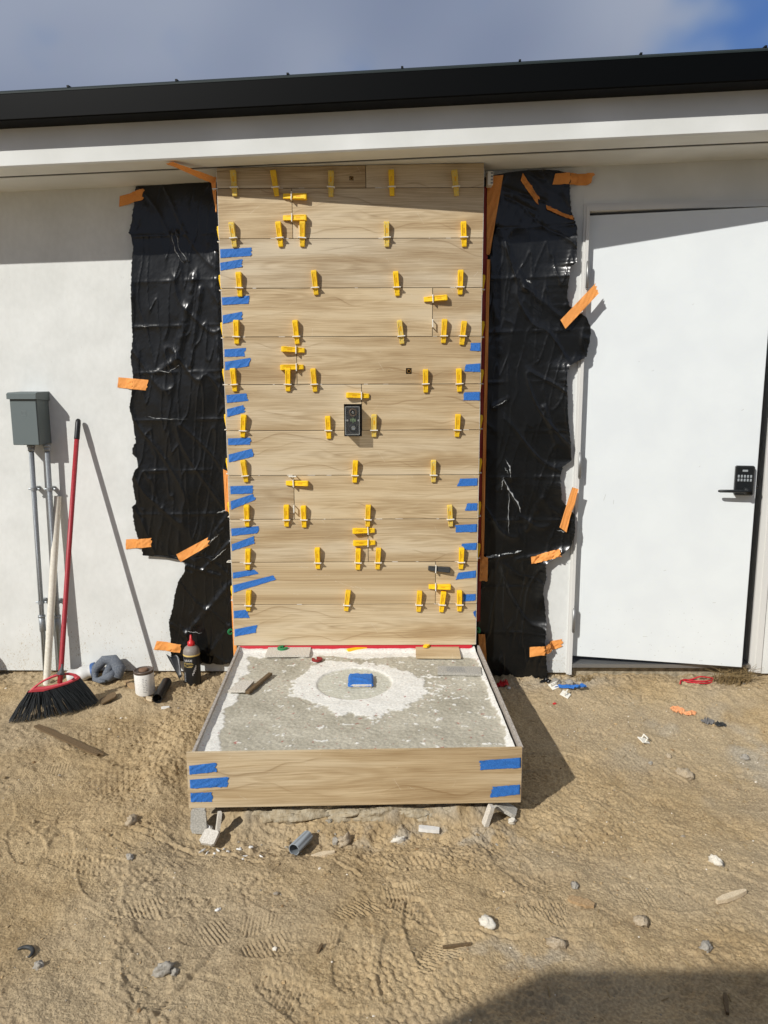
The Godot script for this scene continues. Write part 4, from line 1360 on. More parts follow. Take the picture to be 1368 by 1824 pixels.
func make_sheets() -> void:
	var folds := [2.14, 1.94, 1.74, 1.53, 1.31, 1.07, 0.86]
	make_sheet("wrinkled black plastic taped left of the tile column", SHEET_LEFT_EDGE, -0.6945, func(x): return 2.346 + 0.012 * sin((x + 1.1) * 7.0), func(x): return 0.106 + 0.014 * n_mid.get_noise_1d(x * 14.0), 0.006, folds,
		[[-0.86, 1.95, -0.96, 1.58, 0.016, 0.018], [-0.83, 1.90, -0.90, 1.55, 0.013, 0.012], [-0.96, 1.58, -1.05, 1.53, 0.012, 0.014], [-0.95, 2.13, -0.90, 2.02, 0.008, 0.006], [-0.93, 2.15, -0.88, 2.02, 0.008, 0.006], [-0.75, 2.05, -0.76, 1.5, 0.014, 0.016],
		[-0.74, 0.86, -0.90, 0.66, 0.012, 0.010], [-0.78, 0.78, -0.92, 0.64, 0.011, 0.008], [-0.74, 0.72, -0.88, 0.58, 0.012, 0.009], [-0.74, 0.52, -0.98, 0.25, 0.014, 0.014], [-0.80, 0.55, -0.96, 0.60, 0.012, 0.009], [-0.98, 0.26, -1.05, 0.30, 0.010, 0.010], [-0.76, 0.30, -0.86, 0.16, 0.010, 0.012]], 601)
	var ls: Node3D = get_node("plastic_sheet")
	for m in [[[Vector2(-0.955, 2.145), Vector2(-0.945, 2.07), Vector2(-0.905, 2.01)], 0.0026], [[Vector2(-0.94, 2.16), Vector2(-0.925, 2.08), Vector2(-0.885, 2.015)], 0.0020], [[Vector2(-1.10, 1.535), Vector2(-1.0, 1.525), Vector2(-0.945, 1.56)], 0.0022], [[Vector2(-1.14, 1.735), Vector2(-1.08, 1.732)], 0.0014],
			[[Vector2(-0.80, 0.86), Vector2(-0.74, 0.88)], 0.004], [[Vector2(-0.86, 0.70), Vector2(-0.79, 0.76)], 0.003], [[Vector2(-0.84, 0.62), Vector2(-0.76, 0.69)], 0.0025], [[Vector2(-1.13, 1.32), Vector2(-1.05, 1.31), Vector2(-0.92, 1.305)], 0.0012], [[Vector2(-0.98, 0.27), Vector2(-0.90, 0.26)], 0.0018]]:
		stretch_mark(ls, m[0], m[1], int(absf(m[0][0].x * 1000.0)))
	# a torn tail hangs below the left sheet
	var st := begin(true)
	var prev := []
	for k in 9:
		var t := k / 8.0
		var c := Vector3(lerpf(-1.05, -1.005, t), lerpf(0.14, 0.045, t), wall_z(-1.05) + 0.02 + 0.05 * t)
		var half := lerpf(0.035, 0.012, t)
		var row := [c + Vector3(-half, 0.01, 0), c + Vector3(-half * 0.2, 0, 0.014), c + Vector3(half * 0.4, 0.004, -0.004), c + Vector3(half, -0.01, 0.01)]
		if k > 0:
			for q in 3: quad(st, prev[q], row[q], row[q + 1], prev[q + 1])
		prev = row
	st.generate_normals()
	obj("torn_tail", st.commit(), M.sheet, get_node("plastic_sheet"), true)
	var folds2 := [2.13, 1.92, 1.69, 1.47, 1.25, 1.04, 0.84, 0.52, 0.30]
	make_sheet("wrinkled black plastic taped between tile column and door", SHEET_RIGHT_EDGE, 0.4325, func(x): return 2.368 - 0.9 * pow(x - 0.66, 2.0) * (1.0 if x > 0.66 else 0.6), func(x): return 0.085 + 0.10 * pow(clampf((0.56 - x) / 0.12, 0.0, 1.0), 2.0), 0.034, folds2,
		[[0.50, 2.13, 0.62, 1.88, 0.014, 0.016], [0.62, 1.88, 0.80, 1.74, 0.010, 0.014], [0.56, 1.12, 0.58, 1.03, 0.007, 0.006], [0.545, 1.03, 0.62, 0.91, 0.008, 0.006], [0.545, 1.03, 0.535, 0.98, 0.006, 0.005], [0.575, 0.97, 0.575, 0.78, 0.005, 0.005], [0.50, 1.36, 0.56, 1.40, 0.010, 0.014],
		[0.72, 1.36, 0.78, 1.20, 0.012, 0.012], [0.47, 2.0, 0.52, 1.6, 0.010, 0.014], [0.62, 0.66, 0.82, 0.70, 0.012, 0.010], [0.66, 0.8, 0.72, 0.95, 0.010, 0.010], [0.50, 0.66, 0.62, 0.69, 0.012, 0.007], [0.52, 2.30, 0.70, 2.24, 0.008, 0.008], [0.53, 2.26, 0.66, 2.20, 0.007, 0.007]], 607)
	var rs: Node3D = get_node("plastic_sheet_001")
	for m in [[[Vector2(0.555, 1.125), Vector2(0.575, 1.09), Vector2(0.582, 1.04)], 0.0030], [[Vector2(0.545, 1.04), Vector2(0.575, 0.985), Vector2(0.622, 0.915), Vector2(0.632, 0.88)], 0.0045], [[Vector2(0.548, 1.045), Vector2(0.538, 0.985)], 0.0022], [[Vector2(0.576, 0.98), Vector2(0.575, 0.88), Vector2(0.577, 0.78)], 0.0016], [[Vector2(0.552, 1.09), Vector2(0.57, 1.06)], 0.0016],
			[[Vector2(0.472, 0.665), Vector2(0.50, 0.672), Vector2(0.53, 0.68)], 0.0075], [[Vector2(0.545, 0.682), Vector2(0.60, 0.69)], 0.0032], [[Vector2(0.605, 0.69), Vector2(0.64, 0.70)], 0.0045], [[Vector2(0.625, 1.915), Vector2(0.65, 1.90)], 0.004], [[Vector2(0.795, 0.80), Vector2(0.84, 0.795)], 0.0018], [[Vector2(0.49, 1.36), Vector2(0.56, 1.395)], 0.002]]:
		stretch_mark(rs, m[0], m[1], int(absf(m[0][0].x * 1000.0)))

# ---------------------------------------------------------------- shower base
const BASE := [-0.6855, 0.0, 0.4275, 0.0, 0.449, 1.0, -0.6418, 1.0265]   # back left, back right, front right, front left (x, z)

func bp(s: float, t: float, y: float) -> Vector3:
	var a := Vector2(BASE[0], BASE[1]).lerp(Vector2(BASE[2], BASE[3]), s)
	var b := Vector2(BASE[6], BASE[7]).lerp(Vector2(BASE[4], BASE[5]), s)
	var p := a.lerp(b, t)
	return Vector3(p.x, y, p.y)

func front_z(x: float) -> float:
	return lerpf(BASE[7], BASE[5], (x - BASE[6]) / (BASE[4] - BASE[6]))

const BED_Y := 0.252

func make_base() -> void:
	var t := thing("shower_pan", "raised shower base with grey mortar bed and wood-look tile rim", "shower base", Vector3(-0.11, 0.0, 0.5))
	# footing slab hidden under the bed
	var sl := begin()
	var c := [bp(0.03, 0.02, 0), bp(0.97, 0.02, 0), bp(0.97, 0.9, 0), bp(0.03, 0.9, 0)]
	for i in 4:
		var k := (i + 1) % 4
		quad(sl, c[k] + Vector3(0, -0.1, 0), c[i] + Vector3(0, -0.1, 0), c[i] + Vector3(0, 0.225, 0), c[k] + Vector3(0, 0.225, 0))
	quad(sl, c[3] + Vector3(0, 0.225, 0), c[2] + Vector3(0, 0.225, 0), c[1] + Vector3(0, 0.225, 0), c[0] + Vector3(0, 0.225, 0))
	sl.generate_normals()
	obj("footing", sl.commit(), M.footing, t, true)
	# rough concrete spilled out under the front tile
	var rf := begin(true)
	for q in [[-0.40, 0.95, 0.16, 0.075, 0.10], [-0.27, 0.97, 0.20, 0.085, 0.09], [-0.12, 0.955, 0.18, 0.08, 0.11], [0.02, 0.965, 0.22, 0.085, 0.09], [0.17, 0.95, 0.20, 0.075, 0.10], [0.27, 0.94, 0.12, 0.065, 0.08], [-0.05, 0.985, 0.09, 0.06, 0.05], [-0.33, 0.99, 0.08, 0.045, 0.05], [0.11, 0.985, 0.10, 0.05, 0.05]]:
		lump(rf, Vector3(q[0], 0.022, q[1] - 0.012), Vector3(q[2] * 1.3, q[3] * 0.95, q[4]), int(q[0] * 100.0) + 60, 0.15, 0.36, 30)
	rf.generate_normals()
	obj("rough_concrete", rf.commit(), M.rough_concrete, t, true)
	# mortar bed: grey render with smears and a trowelled ring of white thinset round the drain
	var nu := 300
	var nv := 300
	var ns := FastNoiseLite.new(); ns.seed = 711; ns.frequency = 1.0; ns.fractal_octaves = 4
	var nc := FastNoiseLite.new(); nc.seed = 712; nc.frequency = 1.0; nc.fractal_octaves = 3
	var verts := PackedVector3Array(); var cols := PackedColorArray()
	var g1 := lin(176, 170, 152)
	var g2 := lin(202, 196, 178)
	var white := lin(240, 238, 230)
	var disc := lin(208, 206, 190)
	for j in nv + 1:
		for i in nu + 1:
			var p := bp(lerpf(0.010, 0.990, i / float(nu)), lerpf(-0.03, 0.988, j / float(nv)), BED_Y)
			var x := p.x
			var z := p.z
			var e := 0.0
			var y := ns.get_noise_2d(x * 6.0, z * 6.0) * 0.004 + ns.get_noise_2d(x * 40.0, z * 40.0) * 0.0022 + ns.get_noise_2d(x * 150.0, z * 150.0) * 0.0011
			# outline of the white ring
			var ang := atan2((z - 0.42) * 0.92, x + 0.115)
			var rr := Vector2(x + 0.115, (z - 0.42) * 0.86).length()
			var outer := 0.252 + 0.030 * sin(ang * 2.0 + 0.6) + 0.05 * nc.get_noise_2d(cos(ang) * 1.6 + 4.0, sin(ang) * 1.6) + 0.03 * ns.get_noise_2d(x * 22.0, z * 22.0)
			var din := Vector2(x + 0.125, (z - 0.385) * 0.93).length()
			var ring := smoothstep(0.006, -0.006, rr - outer) * smoothstep(-0.004, 0.008, din - 0.150 + 0.006 * ns.get_noise_2d(x * 20.0, z * 20.0))
			e = ring
			# streaky splashes and scraped smears
			var sp := nc.get_noise_2d(x * 13.0 + 8.0, z * 22.0) + 0.5 * nc.get_noise_2d(x * 50.0, z * 60.0)
			var near := maxf(bump(x, z, 0.22, 0.42, 0.16, 0.22), 0.75 * bump(x, z, 0.05, 0.68, 0.18, 0.1))
			near = maxf(near, 0.38)
			e = maxf(e, smoothstep(0.56, 0.62, sp * 0.72 + near * 0.40))
			# mortar squeezed along the rims
			var u := i / float(nu)
			var v := j / float(nv)
			var eg := maxf(smoothstep(0.075, 0.035, u + 0.04 * nc.get_noise_2d(3.0, z * 6.0)), smoothstep(0.975, 1.0, u + 0.02 * nc.get_noise_2d(5.0, z * 7.0)))
			eg = maxf(eg, smoothstep(0.135, 0.095, v + 0.05 * nc.get_noise_2d(x * 6.0, 2.0)))
			eg = maxf(eg, smoothstep(0.985, 1.0, v + 0.02 * nc.get_noise_2d(x * 5.0, 7.0)))
			e = maxf(e, smoothstep(0.35, 0.62, eg + 0.35 * ns.get_noise_2d(x * 24.0, z * 24.0)))
			y = lerpf(y, ns.get_noise_2d(x * 6.0, z * 6.0) * 0.004 + 0.0026 + 0.0014 * ns.get_noise_2d((x + z * 0.6) * 14.0, (z - x) * 5.0), e)
			if din < 0.16: y = lerpf(y, y * 0.6 - 0.003, smoothstep(0.16, 0.145, din))
			y += 0.008 * smoothstep(0.03, 0.0, u) + 0.006 * smoothstep(0.975, 1.0, u) + 0.007 * smoothstep(0.075, 0.04, v)
			var gcol := g1.lerp(g2, clampf(0.5 + nc.get_noise_2d(x * 4.0, z * 4.0) * 0.8 + ns.get_noise_2d(x * 45.0, z * 45.0) * 0.3, 0.0, 1.0))
			if din < 0.152: gcol = disc
			var col := gcol.lerp(white, e)
			var rd := nc.get_noise_2d(x * 30.0 + 50.0, z * 30.0)
			if rd > 0.56: col = col.lerp(lin(168, 84, 78), smoothstep(0.56, 0.64, rd) * 0.8)
			verts.append(Vector3(x, BED_Y + y, z))
			cols.append(col)
	var st := SurfaceTool.new()
	st.begin(Mesh.PRIMITIVE_TRIANGLES)
	for i in verts.size():
		st.set_color(cols[i]); st.add_vertex(verts[i])
	var w := nu + 1
	for j in nv:
		for i in nu:
			var a := j * w + i
			for q in [a, a + 1, a + w, a + 1, a + w + 1, a + w]: st.add_index(q)
	st.generate_normals()
	obj("mortar_bed", st.commit(), M.mortar, t, true)
	# rim tiles
	var fw := Vector2(BASE[4] - BASE[6], BASE[5] - BASE[7])
	var ang := -fw.angle()
	var fx := Transform3D(Basis(Vector3.UP, ang), Vector3(BASE[6], 0, BASE[7]))
	var ft := obj("rim_tile", tile_mesh([rect(-0.006, 0.083, fw.length() + 0.004, 0.2775)], 0.0095, 0, 0.03, false, fx, 0.0, 0.079), M.tile, t, true)
	ft.set_meta("label", "long front tile of the shower base")
	for s in [0, 1]:
		var a := Vector2(BASE[0 + s * 2], BASE[1 + s * 2])
		var b := Vector2(BASE[6 - s * 2], BASE[7 - s * 2])
		var d := b - a
		var tr := Transform3D(Basis(Vector3.UP, -d.angle()), Vector3(a.x, 0, a.y))
		if s == 0:   # left: outer face looks to -x
			tr = Transform3D(Basis(Vector3.UP, -d.angle()), Vector3(a.x + 0.0098, 0, a.y))
		var o := obj("rim_tile", tile_mesh([rect(0.004, 0.085, d.length() - 0.0105, 0.2762)], 0.0095, 2 + s, 0.1, false, tr, 0.0, 0.079), M.tile_back, t, true)
		o.set_meta("label", "%s side tile of the shower base, seen on its grey edge" % ["left", "right"][s])
	# red waterproofing behind the foot of the panel
	var rs := begin(true)
	for i in 40:
		var x0 := lerpf(-0.672, 0.405, i / 40.0)
		var x1 := lerpf(-0.672, 0.405, (i + 1) / 40.0)
		var e0 := 0.012 + 0.012 * nc.get_noise_1d(x0 * 14.0)
		var e1 := 0.012 + 0.012 * nc.get_noise_1d(x1 * 14.0)
		quad(rs, Vector3(x0, BED_Y + 0.0065, 0.0), Vector3(x1, BED_Y + 0.0065, 0.0), Vector3(x1, 0.31, -0.012), Vector3(x0, 0.31, -0.012))
		quad(rs, Vector3(x0, BED_Y + 0.0060, 0.004 + e0), Vector3(x1, BED_Y + 0.0060, 0.004 + e1), Vector3(x1, BED_Y + 0.0065, 0.0), Vector3(x0, BED_Y + 0.0065, 0.0))
	rs.generate_normals()
	obj("red_membrane", rs.commit(), M.red_sheet, t, true)
	# taped drain cover
	var d := thing("drain_cover", "small square drain cover sealed with blue tape", "drain cover", Vector3(-0.098, BED_Y, 0.385))
	d.rotation.y = 0.02
	var db := begin()
	bx(db, Vector3(0, 0.006, 0.0), Vector3(0.092, 0.014, 0.10), 0.003)
	db.generate_normals()
	obj("cover", db.commit(), M.scrap, d)
	var dt := begin(true)
	var dn := FastNoiseLite.new(); dn.seed = 4; dn.frequency = 1.0
	var G := []
	for j in 15:
		var row := []
		for i in 19:
			var x := lerpf(-0.052, 0.052, i / 18.0)
			var z := lerpf(-0.058, 0.052, j / 14.0)
			var y := 0.0155 + 0.006 * absf(dn.get_noise_2d(x * 18.0, z * 40.0)) + (0.007 * exp(-pow((z - 0.0 - 0.012 * sin(x * 60.0)) / 0.007, 2.0)) if absf(x) < 0.032 else 0.0)
			if z > 0.050: y = 0.006
			if absf(x) > 0.048: y = 0.007 + 0.006 * absf(dn.get_noise_1d(z * 50.0))
			row.append(Vector3(x + 0.003 * dn.get_noise_2d(z * 30.0, 5.0), y, z + 0.003 * dn.get_noise_2d(x * 30.0, 9.0)))
		G.append(row)
	for j in 14:
		for i in 18: quad(dt, G[j + 1][i], G[j + 1][i + 1], G[j][i + 1], G[j][i])
	dt.generate_normals()
	obj("blue_tape_cover", dt.commit(), M.blue, d)
	# things lying on the bed
	var o: Node3D
	for s in [[-0.438, 0.010, 0.197, 0.185, 0.02, M.tile_back, "square tile offcut lying at back left of the bed"], [0.243, 0.020, 0.199, 0.215, -0.03, M.tile, "square tile offcut lying at back right of the bed"]]:
		var tr := Transform3D(Basis(Vector3.UP, s[4]) * Basis(Vector3.RIGHT, -PI / 2), Vector3(s[0], BED_Y + 0.0165, s[1]))
		o = obj("tile_offcut", tile_mesh([rect(-s[2] / 2, -s[3] / 2, s[2] / 2, s[3] / 2)], 0.0095, 5, 0.3, false, Transform3D.IDENTITY, -0.1, -0.1), M.tile if s[5] == M.tile else M.scrap)
		o.transform = tr
		tag(o, s[6], "tile", "tile offcuts on the mortar bed")
	var br := thing("tile_strip", "pale tile strip printed with small text on right of bed", "tile strip", Vector3(0.318, BED_Y + 0.009, 0.278))
	br.rotation.y = -0.07
	var bs := begin()
	bx(bs, Vector3.ZERO, Vector3(0.185, 0.010, 0.085), 0.001)
	bs.generate_normals()
	obj("strip", bs.commit(), M.scrap_grey, br)
	var pr := begin()
	for r in 7:
		var xx := -0.055
		while xx < 0.02:
			var l := rng.randf_range(0.003, 0.011)
			bx(pr, Vector3(xx + l / 2, 0.0053, -0.028 + r * 0.008), Vector3(l, 0.0004, 0.0022))
			xx += l + 0.003
	pr.generate_normals()
	obj("print", pr.commit(), M.print_grey, br)
	for s in [[-0.578, 0.450, 0.055, 0.105, 0.18]]:
		var st2 := begin()
		prism(st2, PackedVector2Array([Vector2(-0.042, -0.05), Vector2(0.026, -0.05), Vector2(0.045, 0.05), Vector2(-0.01, 0.05)]), 0.010, Transform3D(Basis(Vector3.RIGHT, -PI / 2), Vector3.ZERO))
		st2.generate_normals()
		o = obj("tile_scrap", st2.commit(), M.scrap)
		o.position = Vector3(s[0], BED_Y + 0.019, s[1])
		tag(o, "small pale tile scrap on left of the bed beside stick", "tile scrap")
	var sk := begin()
	bx(sk, Vector3.ZERO, Vector3(0.205, 0.012, 0.019), 0.002)
	sk.generate_normals()
	o = obj("wood_stick", sk.commit(), M.stick_dark)
	o.position = Vector3(-0.511, BED_Y + 0.0120, 0.41)
	o.rotation = Vector3(0, 1.26, 0.01)
	tag(o, "dark weathered wood stick on left of the mortar bed", "stick")
	var wm := wedge_mesh()
	for s in [[-0.140, BED_Y + 0.016, 0.012, -1.15, "loose yellow wedge lying in middle of the bed's back edge"], [0.20, BED_Y + 0.030, -0.005, -0.45, "loose yellow wedge lying on the right tile offcut"]]:
		o = obj("loose_wedge", wm, M.yellow)
		o.transform = Transform3D(Basis(Vector3.UP, s[3]) * Basis(Vector3.RIGHT, PI / 2) * Basis(Vector3.BACK, PI), Vector3(s[0], s[1], s[2]))
		tag(o, s[4], "tile wedge", "loose wedges on the base")
	shim(Vector3(-0.468, BED_Y + 0.0205, 0.020), 0.9, M.green, "green horseshoe shim on the left tile offcut")
	shim(Vector3(-0.300, BED_Y + 0.009, 0.135), 2.2, M.shim_red, "dark red horseshoe shim lying on the mortar bed")
	for s in [[-0.715, 0.335, -0.03, 0.6, "green plastic shim hanging off panel's bottom left corner"], [0.438, 0.335, -0.04, 2.0, "green plastic shim at panel's bottom right corner"]]:
		shim(Vector3(s[0], s[1], s[2]), s[3], M.green, s[4], 0.6, PI / 2)

func shim(at: Vector3, turn: float, m: Material, label: String, scale_ := 1.0, tip := 0.0) -> void:
	var st := begin()
	var n := 14
	for k in n:
		var a := lerpf(0.5, TAU - 0.5, k / float(n))
		var b := lerpf(0.5, TAU - 0.5, (k + 1) / float(n))
		var r0 := 0.011
		var r1 := 0.024
		var P := [Vector3(cos(a) * r0, 0, sin(a) * r0), Vector3(cos(b) * r0, 0, sin(b) * r0), Vector3(cos(b) * r1, 0, sin(b) * r1), Vector3(cos(a) * r1, 0, sin(a) * r1)]
		var up := Vector3(0, 0.004, 0)
		quad(st, P[3] + up, P[2] + up, P[1] + up, P[0] + up)
		quad(st, P[0] - up, P[1] - up, P[2] - up, P[3] - up)
		quad(st, P[3] - up, P[2] - up, P[2] + up, P[3] + up)
		quad(st, P[1] - up, P[0] - up, P[0] + up, P[1] + up)
	st.generate_normals()
	var o := obj("shim", st.commit(), m)
	o.position = at
	o.rotation = Vector3(tip, turn, 0)
	o.scale = Vector3.ONE * scale_
	tag(o, label, "shim", "plastic shims")

func make_valve() -> void:
	var t := thing("valve_box", "recessed shower valve under a clear plastic box cover", "valve box", Vector3(-0.135, 1.3095, 0.0))
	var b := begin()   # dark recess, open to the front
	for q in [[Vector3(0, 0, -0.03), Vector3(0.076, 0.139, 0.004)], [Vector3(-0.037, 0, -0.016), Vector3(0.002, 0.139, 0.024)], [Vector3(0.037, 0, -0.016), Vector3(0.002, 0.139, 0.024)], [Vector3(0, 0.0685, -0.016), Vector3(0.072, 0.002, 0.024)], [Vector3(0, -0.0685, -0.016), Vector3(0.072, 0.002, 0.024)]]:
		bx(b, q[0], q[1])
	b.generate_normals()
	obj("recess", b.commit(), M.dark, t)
	var g := begin()   # clear cover: front pane and four walls
	var fx := 0.062; var fy := 0.122; var fz := 0.064
	bx(g, Vector3(0, 0, fz), Vector3(fx, fy, 0.0022), 0.001)
	var gs := begin()
	for s in [-1, 1]:
		bx(gs, Vector3(s * (fx / 2 - 0.0012), 0, (fz - 0.03) / 2), Vector3(0.0022, fy - 0.001, fz + 0.026), 0.0)
		bx(gs, Vector3(0, s * (fy / 2 - 0.0012), (fz - 0.03) / 2), Vector3(fx - 0.006, 0.0022, fz + 0.026), 0.0)
	g.generate_normals()
	var cc := obj("clear_cover", g.commit(), M.clear, t)
	gs.generate_normals()
	obj("cover_wall", gs.commit(), M.clear_wall, cc)
	var r := begin(true)
	lathe(r, [Vector2(0.0105, 0.0), Vector2(0.0175, 0.0), Vector2(0.0185, 0.012), Vector2(0.0170, 0.026), Vector2(0.0125, 0.028), Vector2(0.0105, 0.020), Vector2(0.0105, 0.0)], 20, Transform3D(Basis(Vector3.RIGHT, PI / 2), Vector3(0, 0.034, -0.026)))
	r.generate_normals()
	var vs := obj("valve_body", r.commit(), M.brass_dull, t)
	var r2 := begin(true)
	lathe(r2, [Vector2(0.0, 0.012), Vector2(0.0062, 0.012), Vector2(0.0056, 0.034), Vector2(0.0, 0.035)], 14, Transform3D(Basis(Vector3.RIGHT, PI / 2), Vector3(0, 0.034, -0.026)))
	r2.generate_normals()
	obj("valve_stem", r2.commit(), M.chrome, vs)
	var c := begin(true)
	lathe(c, [Vector2(0.0, 0.0), Vector2(0.020, 0.0), Vector2(0.020, 0.010), Vector2(0.0165, 0.014), Vector2(0.011, 0.014)], 20, Transform3D(Basis(Vector3.RIGHT, PI / 2), Vector3(0.001, -0.034, -0.026)))
	c.generate_normals()
	var cr := obj("cartridge", c.commit(), M.black, t)
	var c2 := begin()
	lathe(c2, [Vector2(0.011, 0.010), Vector2(0.0105, 0.024), Vector2(0.0075, 0.026), Vector2(0.0, 0.024)], 6, Transform3D(Basis(Vector3.RIGHT, PI / 2), Vector3(0.001, -0.034, -0.026)))
	c2.generate_normals()
	obj("cartridge_stem", c2.commit(), M.chrome, cr)
	var l := begin()
	for q in [[-0.009, 0.004], [-0.003, 0.004], [0.003, 0.004], [0.009, 0.004], [-0.009, -0.003], [-0.002, -0.003], [0.005, -0.003], [0.010, -0.003]]:
		bx(l, Vector3(q[0], q[1], -0.010), Vector3(0.0042, 0.0042, 0.0012))
	bx(l, Vector3(0, 0.0, -0.0118), Vector3(0.0016, 0.026, 0.0016))
	l.generate_normals()
	obj("tag", l.commit(), M.tag_green, t)
	for s in [-1, 1]:   # ears that clamp the clear cover
		var er := begin(true)
		lump(er, Vector3(s * 0.024, -0.001, -0.004), Vector3(0.009, 0.009, 0.012), 3 + s, 0.0, 0.2, 10)
		er.generate_normals()
		obj("cover_clamp", er.commit(), M.print_white, t)
	for s in [[-0.131, 2.3125, 0.0085, "brass pipe stub in square hole of the top tile"], [0.110, 1.521, 0.0125, "brass pipe stub in square hole right of the valve"]]:
		var h := thing("pipe_stub", s[3], "pipe stub", Vector3(s[0], s[1], 0.0), "pipe stubs in the tile panel")
		var d: float = s[2]
		var rc := begin()
		for q in [[Vector3(-d + 0.0006, 0, -0.02), Vector3(0.001, d * 2, 0.02)], [Vector3(d - 0.0006, 0, -0.02), Vector3(0.001, d * 2, 0.02)], [Vector3(0, d - 0.0006, -0.02), Vector3(d * 1.9, 0.001, 0.02)], [Vector3(0, -d + 0.0006, -0.02), Vector3(d * 1.9, 0.001, 0.02)], [Vector3(0, 0, -0.031), Vector3(d * 2, d * 2, 0.002)]]:
			bx(rc, q[0], q[1])
		rc.generate_normals()
		obj("recess", rc.commit(), M.dark, h)
		var p := begin(true)
		tube(p, [Vector3(0, 0, -0.03), Vector3(0, 0, -0.003)], d * 0.72, 14, false)
		tube(p, [Vector3(0, 0, -0.003), Vector3(0, 0, -0.03)], d * 0.45, 14, false)
		for k in 14:
			var a := TAU * k / 14.0
			var b2 := TAU * (k + 1) / 14.0
			quad(p, Vector3(cos(a), sin(a), 0) * d * 0.45 + Vector3(0, 0, -0.003), Vector3(cos(a), sin(a), 0) * d * 0.72 + Vector3(0, 0, -0.003), Vector3(cos(b2), sin(b2), 0) * d * 0.72 + Vector3(0, 0, -0.003), Vector3(cos(b2), sin(b2), 0) * d * 0.45 + Vector3(0, 0, -0.003))
		p.generate_normals()
		obj("pipe", p.commit(), M.brass, h)
	# small white fitting between the column top and the right plastic
	var f := thing("wall_fitting", "small white plastic fitting at the column's top right", "fitting", Vector3(0.452, 2.318, -0.05))
	var fb := begin()
	bx(fb, Vector3.ZERO, Vector3(0.024, 0.055, 0.05), 0.003)
	fb.generate_normals()
	obj("body", fb.commit(), M.clip, f)
	var fs := begin()
	for k in 4: bx(fs, Vector3(0.006, -0.02 + k * 0.013, 0.0255), Vector3(0.009, 0.006, 0.002))
	fs.generate_normals()
	obj("louvre", fs.commit(), M.print_grey, f)

# ---------------------------------------------------------------- along the left wall
func make_electrics() -> void:
	var turn := Basis(Vector3.UP, -atan(WALL_K))
	var t := thing("electrical_box", "grey metal electrical box with drip hood on white wall", "electrical box", wp(-1.667, 1.19))
	t.basis = turn
	var b := begin()
	bx(b, Vector3(0, 0.112, 0.053), Vector3(0.130, 0.224, 0.106), 0.002)
	b.generate_normals()
	obj("body", b.commit(), M.box, t)
	var d := begin()
	bx(d, Vector3(-0.001, 0.108, 0.1075), Vector3(0.126, 0.213, 0.003), 0.001)
	bx(d, Vector3(-0.02, 0.003, 0.1085), Vector3(0.022, 0.006, 0.004), 0.001)
	d.generate_normals()
	var dr := obj("cover", d.commit(), M.box, t)
	var e := begin()
	for q in [0.0115, 0.0065]:
		for s in [-1, 1]:
			bx(e, Vector3(s * q, 0.150, 0.1094), Vector3(0.0016, q * 2 + 0.0016, 0.0008))
			bx(e, Vector3(0, 0.150 + s * q, 0.1094), Vector3(q * 2 - 0.0016, 0.0016, 0.0008))
	e.generate_normals()
	obj("emblem", e.commit(), M.box_line, dr)
	var h := begin()
	prism(h, PackedVector2Array([Vector2(0.0, 0.226), Vector2(0.118, 0.226), Vector2(0.118, 0.214), Vector2(0.121, 0.214), Vector2(0.121, 0.238), Vector2(0.108, 0.244), Vector2(0.0, 0.248)]), 0.142, Transform3D(Basis(Vector3.UP, -PI / 2), Vector3(-0.071, 0, 0)))
	prism(h, PackedVector2Array([Vector2(0.0, 0.205), Vector2(0.118, 0.214), Vector2(0.118, 0.226), Vector2(0.0, 0.226)]), 0.003, Transform3D(Basis(Vector3.UP, -PI / 2), Vector3(0.0681, 0, 0)))
	prism(h, PackedVector2Array([Vector2(0.0, 0.205), Vector2(0.118, 0.214), Vector2(0.118, 0.226), Vector2(0.0, 0.226)]), 0.003, Transform3D(Basis(Vector3.UP, -PI / 2), Vector3(-0.0711, 0, 0)))
	h.generate_normals()
	obj("drip_hood", h.commit(), M.box, t)
	for s in [[-1.682, -1.703, 0.053, "left galvanised conduit running down from the electrical box"], [-1.604, -1.624, 0.050, "right galvanised conduit running down from the electrical box"]]:
		var c := thing("conduit", s[3], "conduit", wp(s[1], 0.03, s[2]), "conduits under the electrical box")
		var p := begin(true)
		var top := wp(s[0], 1.188, s[2])
		var low := wp(s[1], 0.0, s[2])
		tube(p, [top, low], 0.0118, 14)
		p.generate_normals()
		obj("pipe", p.commit(), M.galv, c, true)
		var cn := begin(true)
		tube(cn, [top + Vector3(0, -0.030, 0), top + Vector3(0, -0.012, 0)], 0.0155, 12)
		tube(cn, [top + Vector3(0, -0.012, 0), top + Vector3(0, 0.0, 0)], 0.0185, 6)
		cn.generate_normals()
		obj("connector", cn.commit(), M.galv, c, true)
		var cp := begin(true)
		var m := top.lerp(low, 0.75)
		tube(cp, [m + Vector3(0, -0.035, 0), m + Vector3(0, 0.035, 0)], 0.0152, 12)
		tube(cp, [m + Vector3(0, 0.036, 0), m + Vector3(0, 0.048, 0)], 0.0172, 6)
		cp.generate_normals()
		obj("coupling", cp.commit(), M.galv, c, true)
		for f in [0.18, 0.655]:
			var q := top.lerp(low, f)
			var sp := begin()
			tube(sp, [q + Vector3(0, -0.008, 0), q + Vector3(0, 0.008, 0)], 0.0140, 12)
			bx(sp, q + Vector3(0, 0, -s[2] * 0.5 - 0.003), Vector3(0.014, 0.02, s[2] - 0.012))
			tube(sp, [q + Vector3(-0.026, 0, -0.004), q + Vector3(0.026, 0, -0.004)], 0.0048, 6)
			sp.generate_normals()
			obj("pipe_strap", sp.commit(), M.galv, c, true)

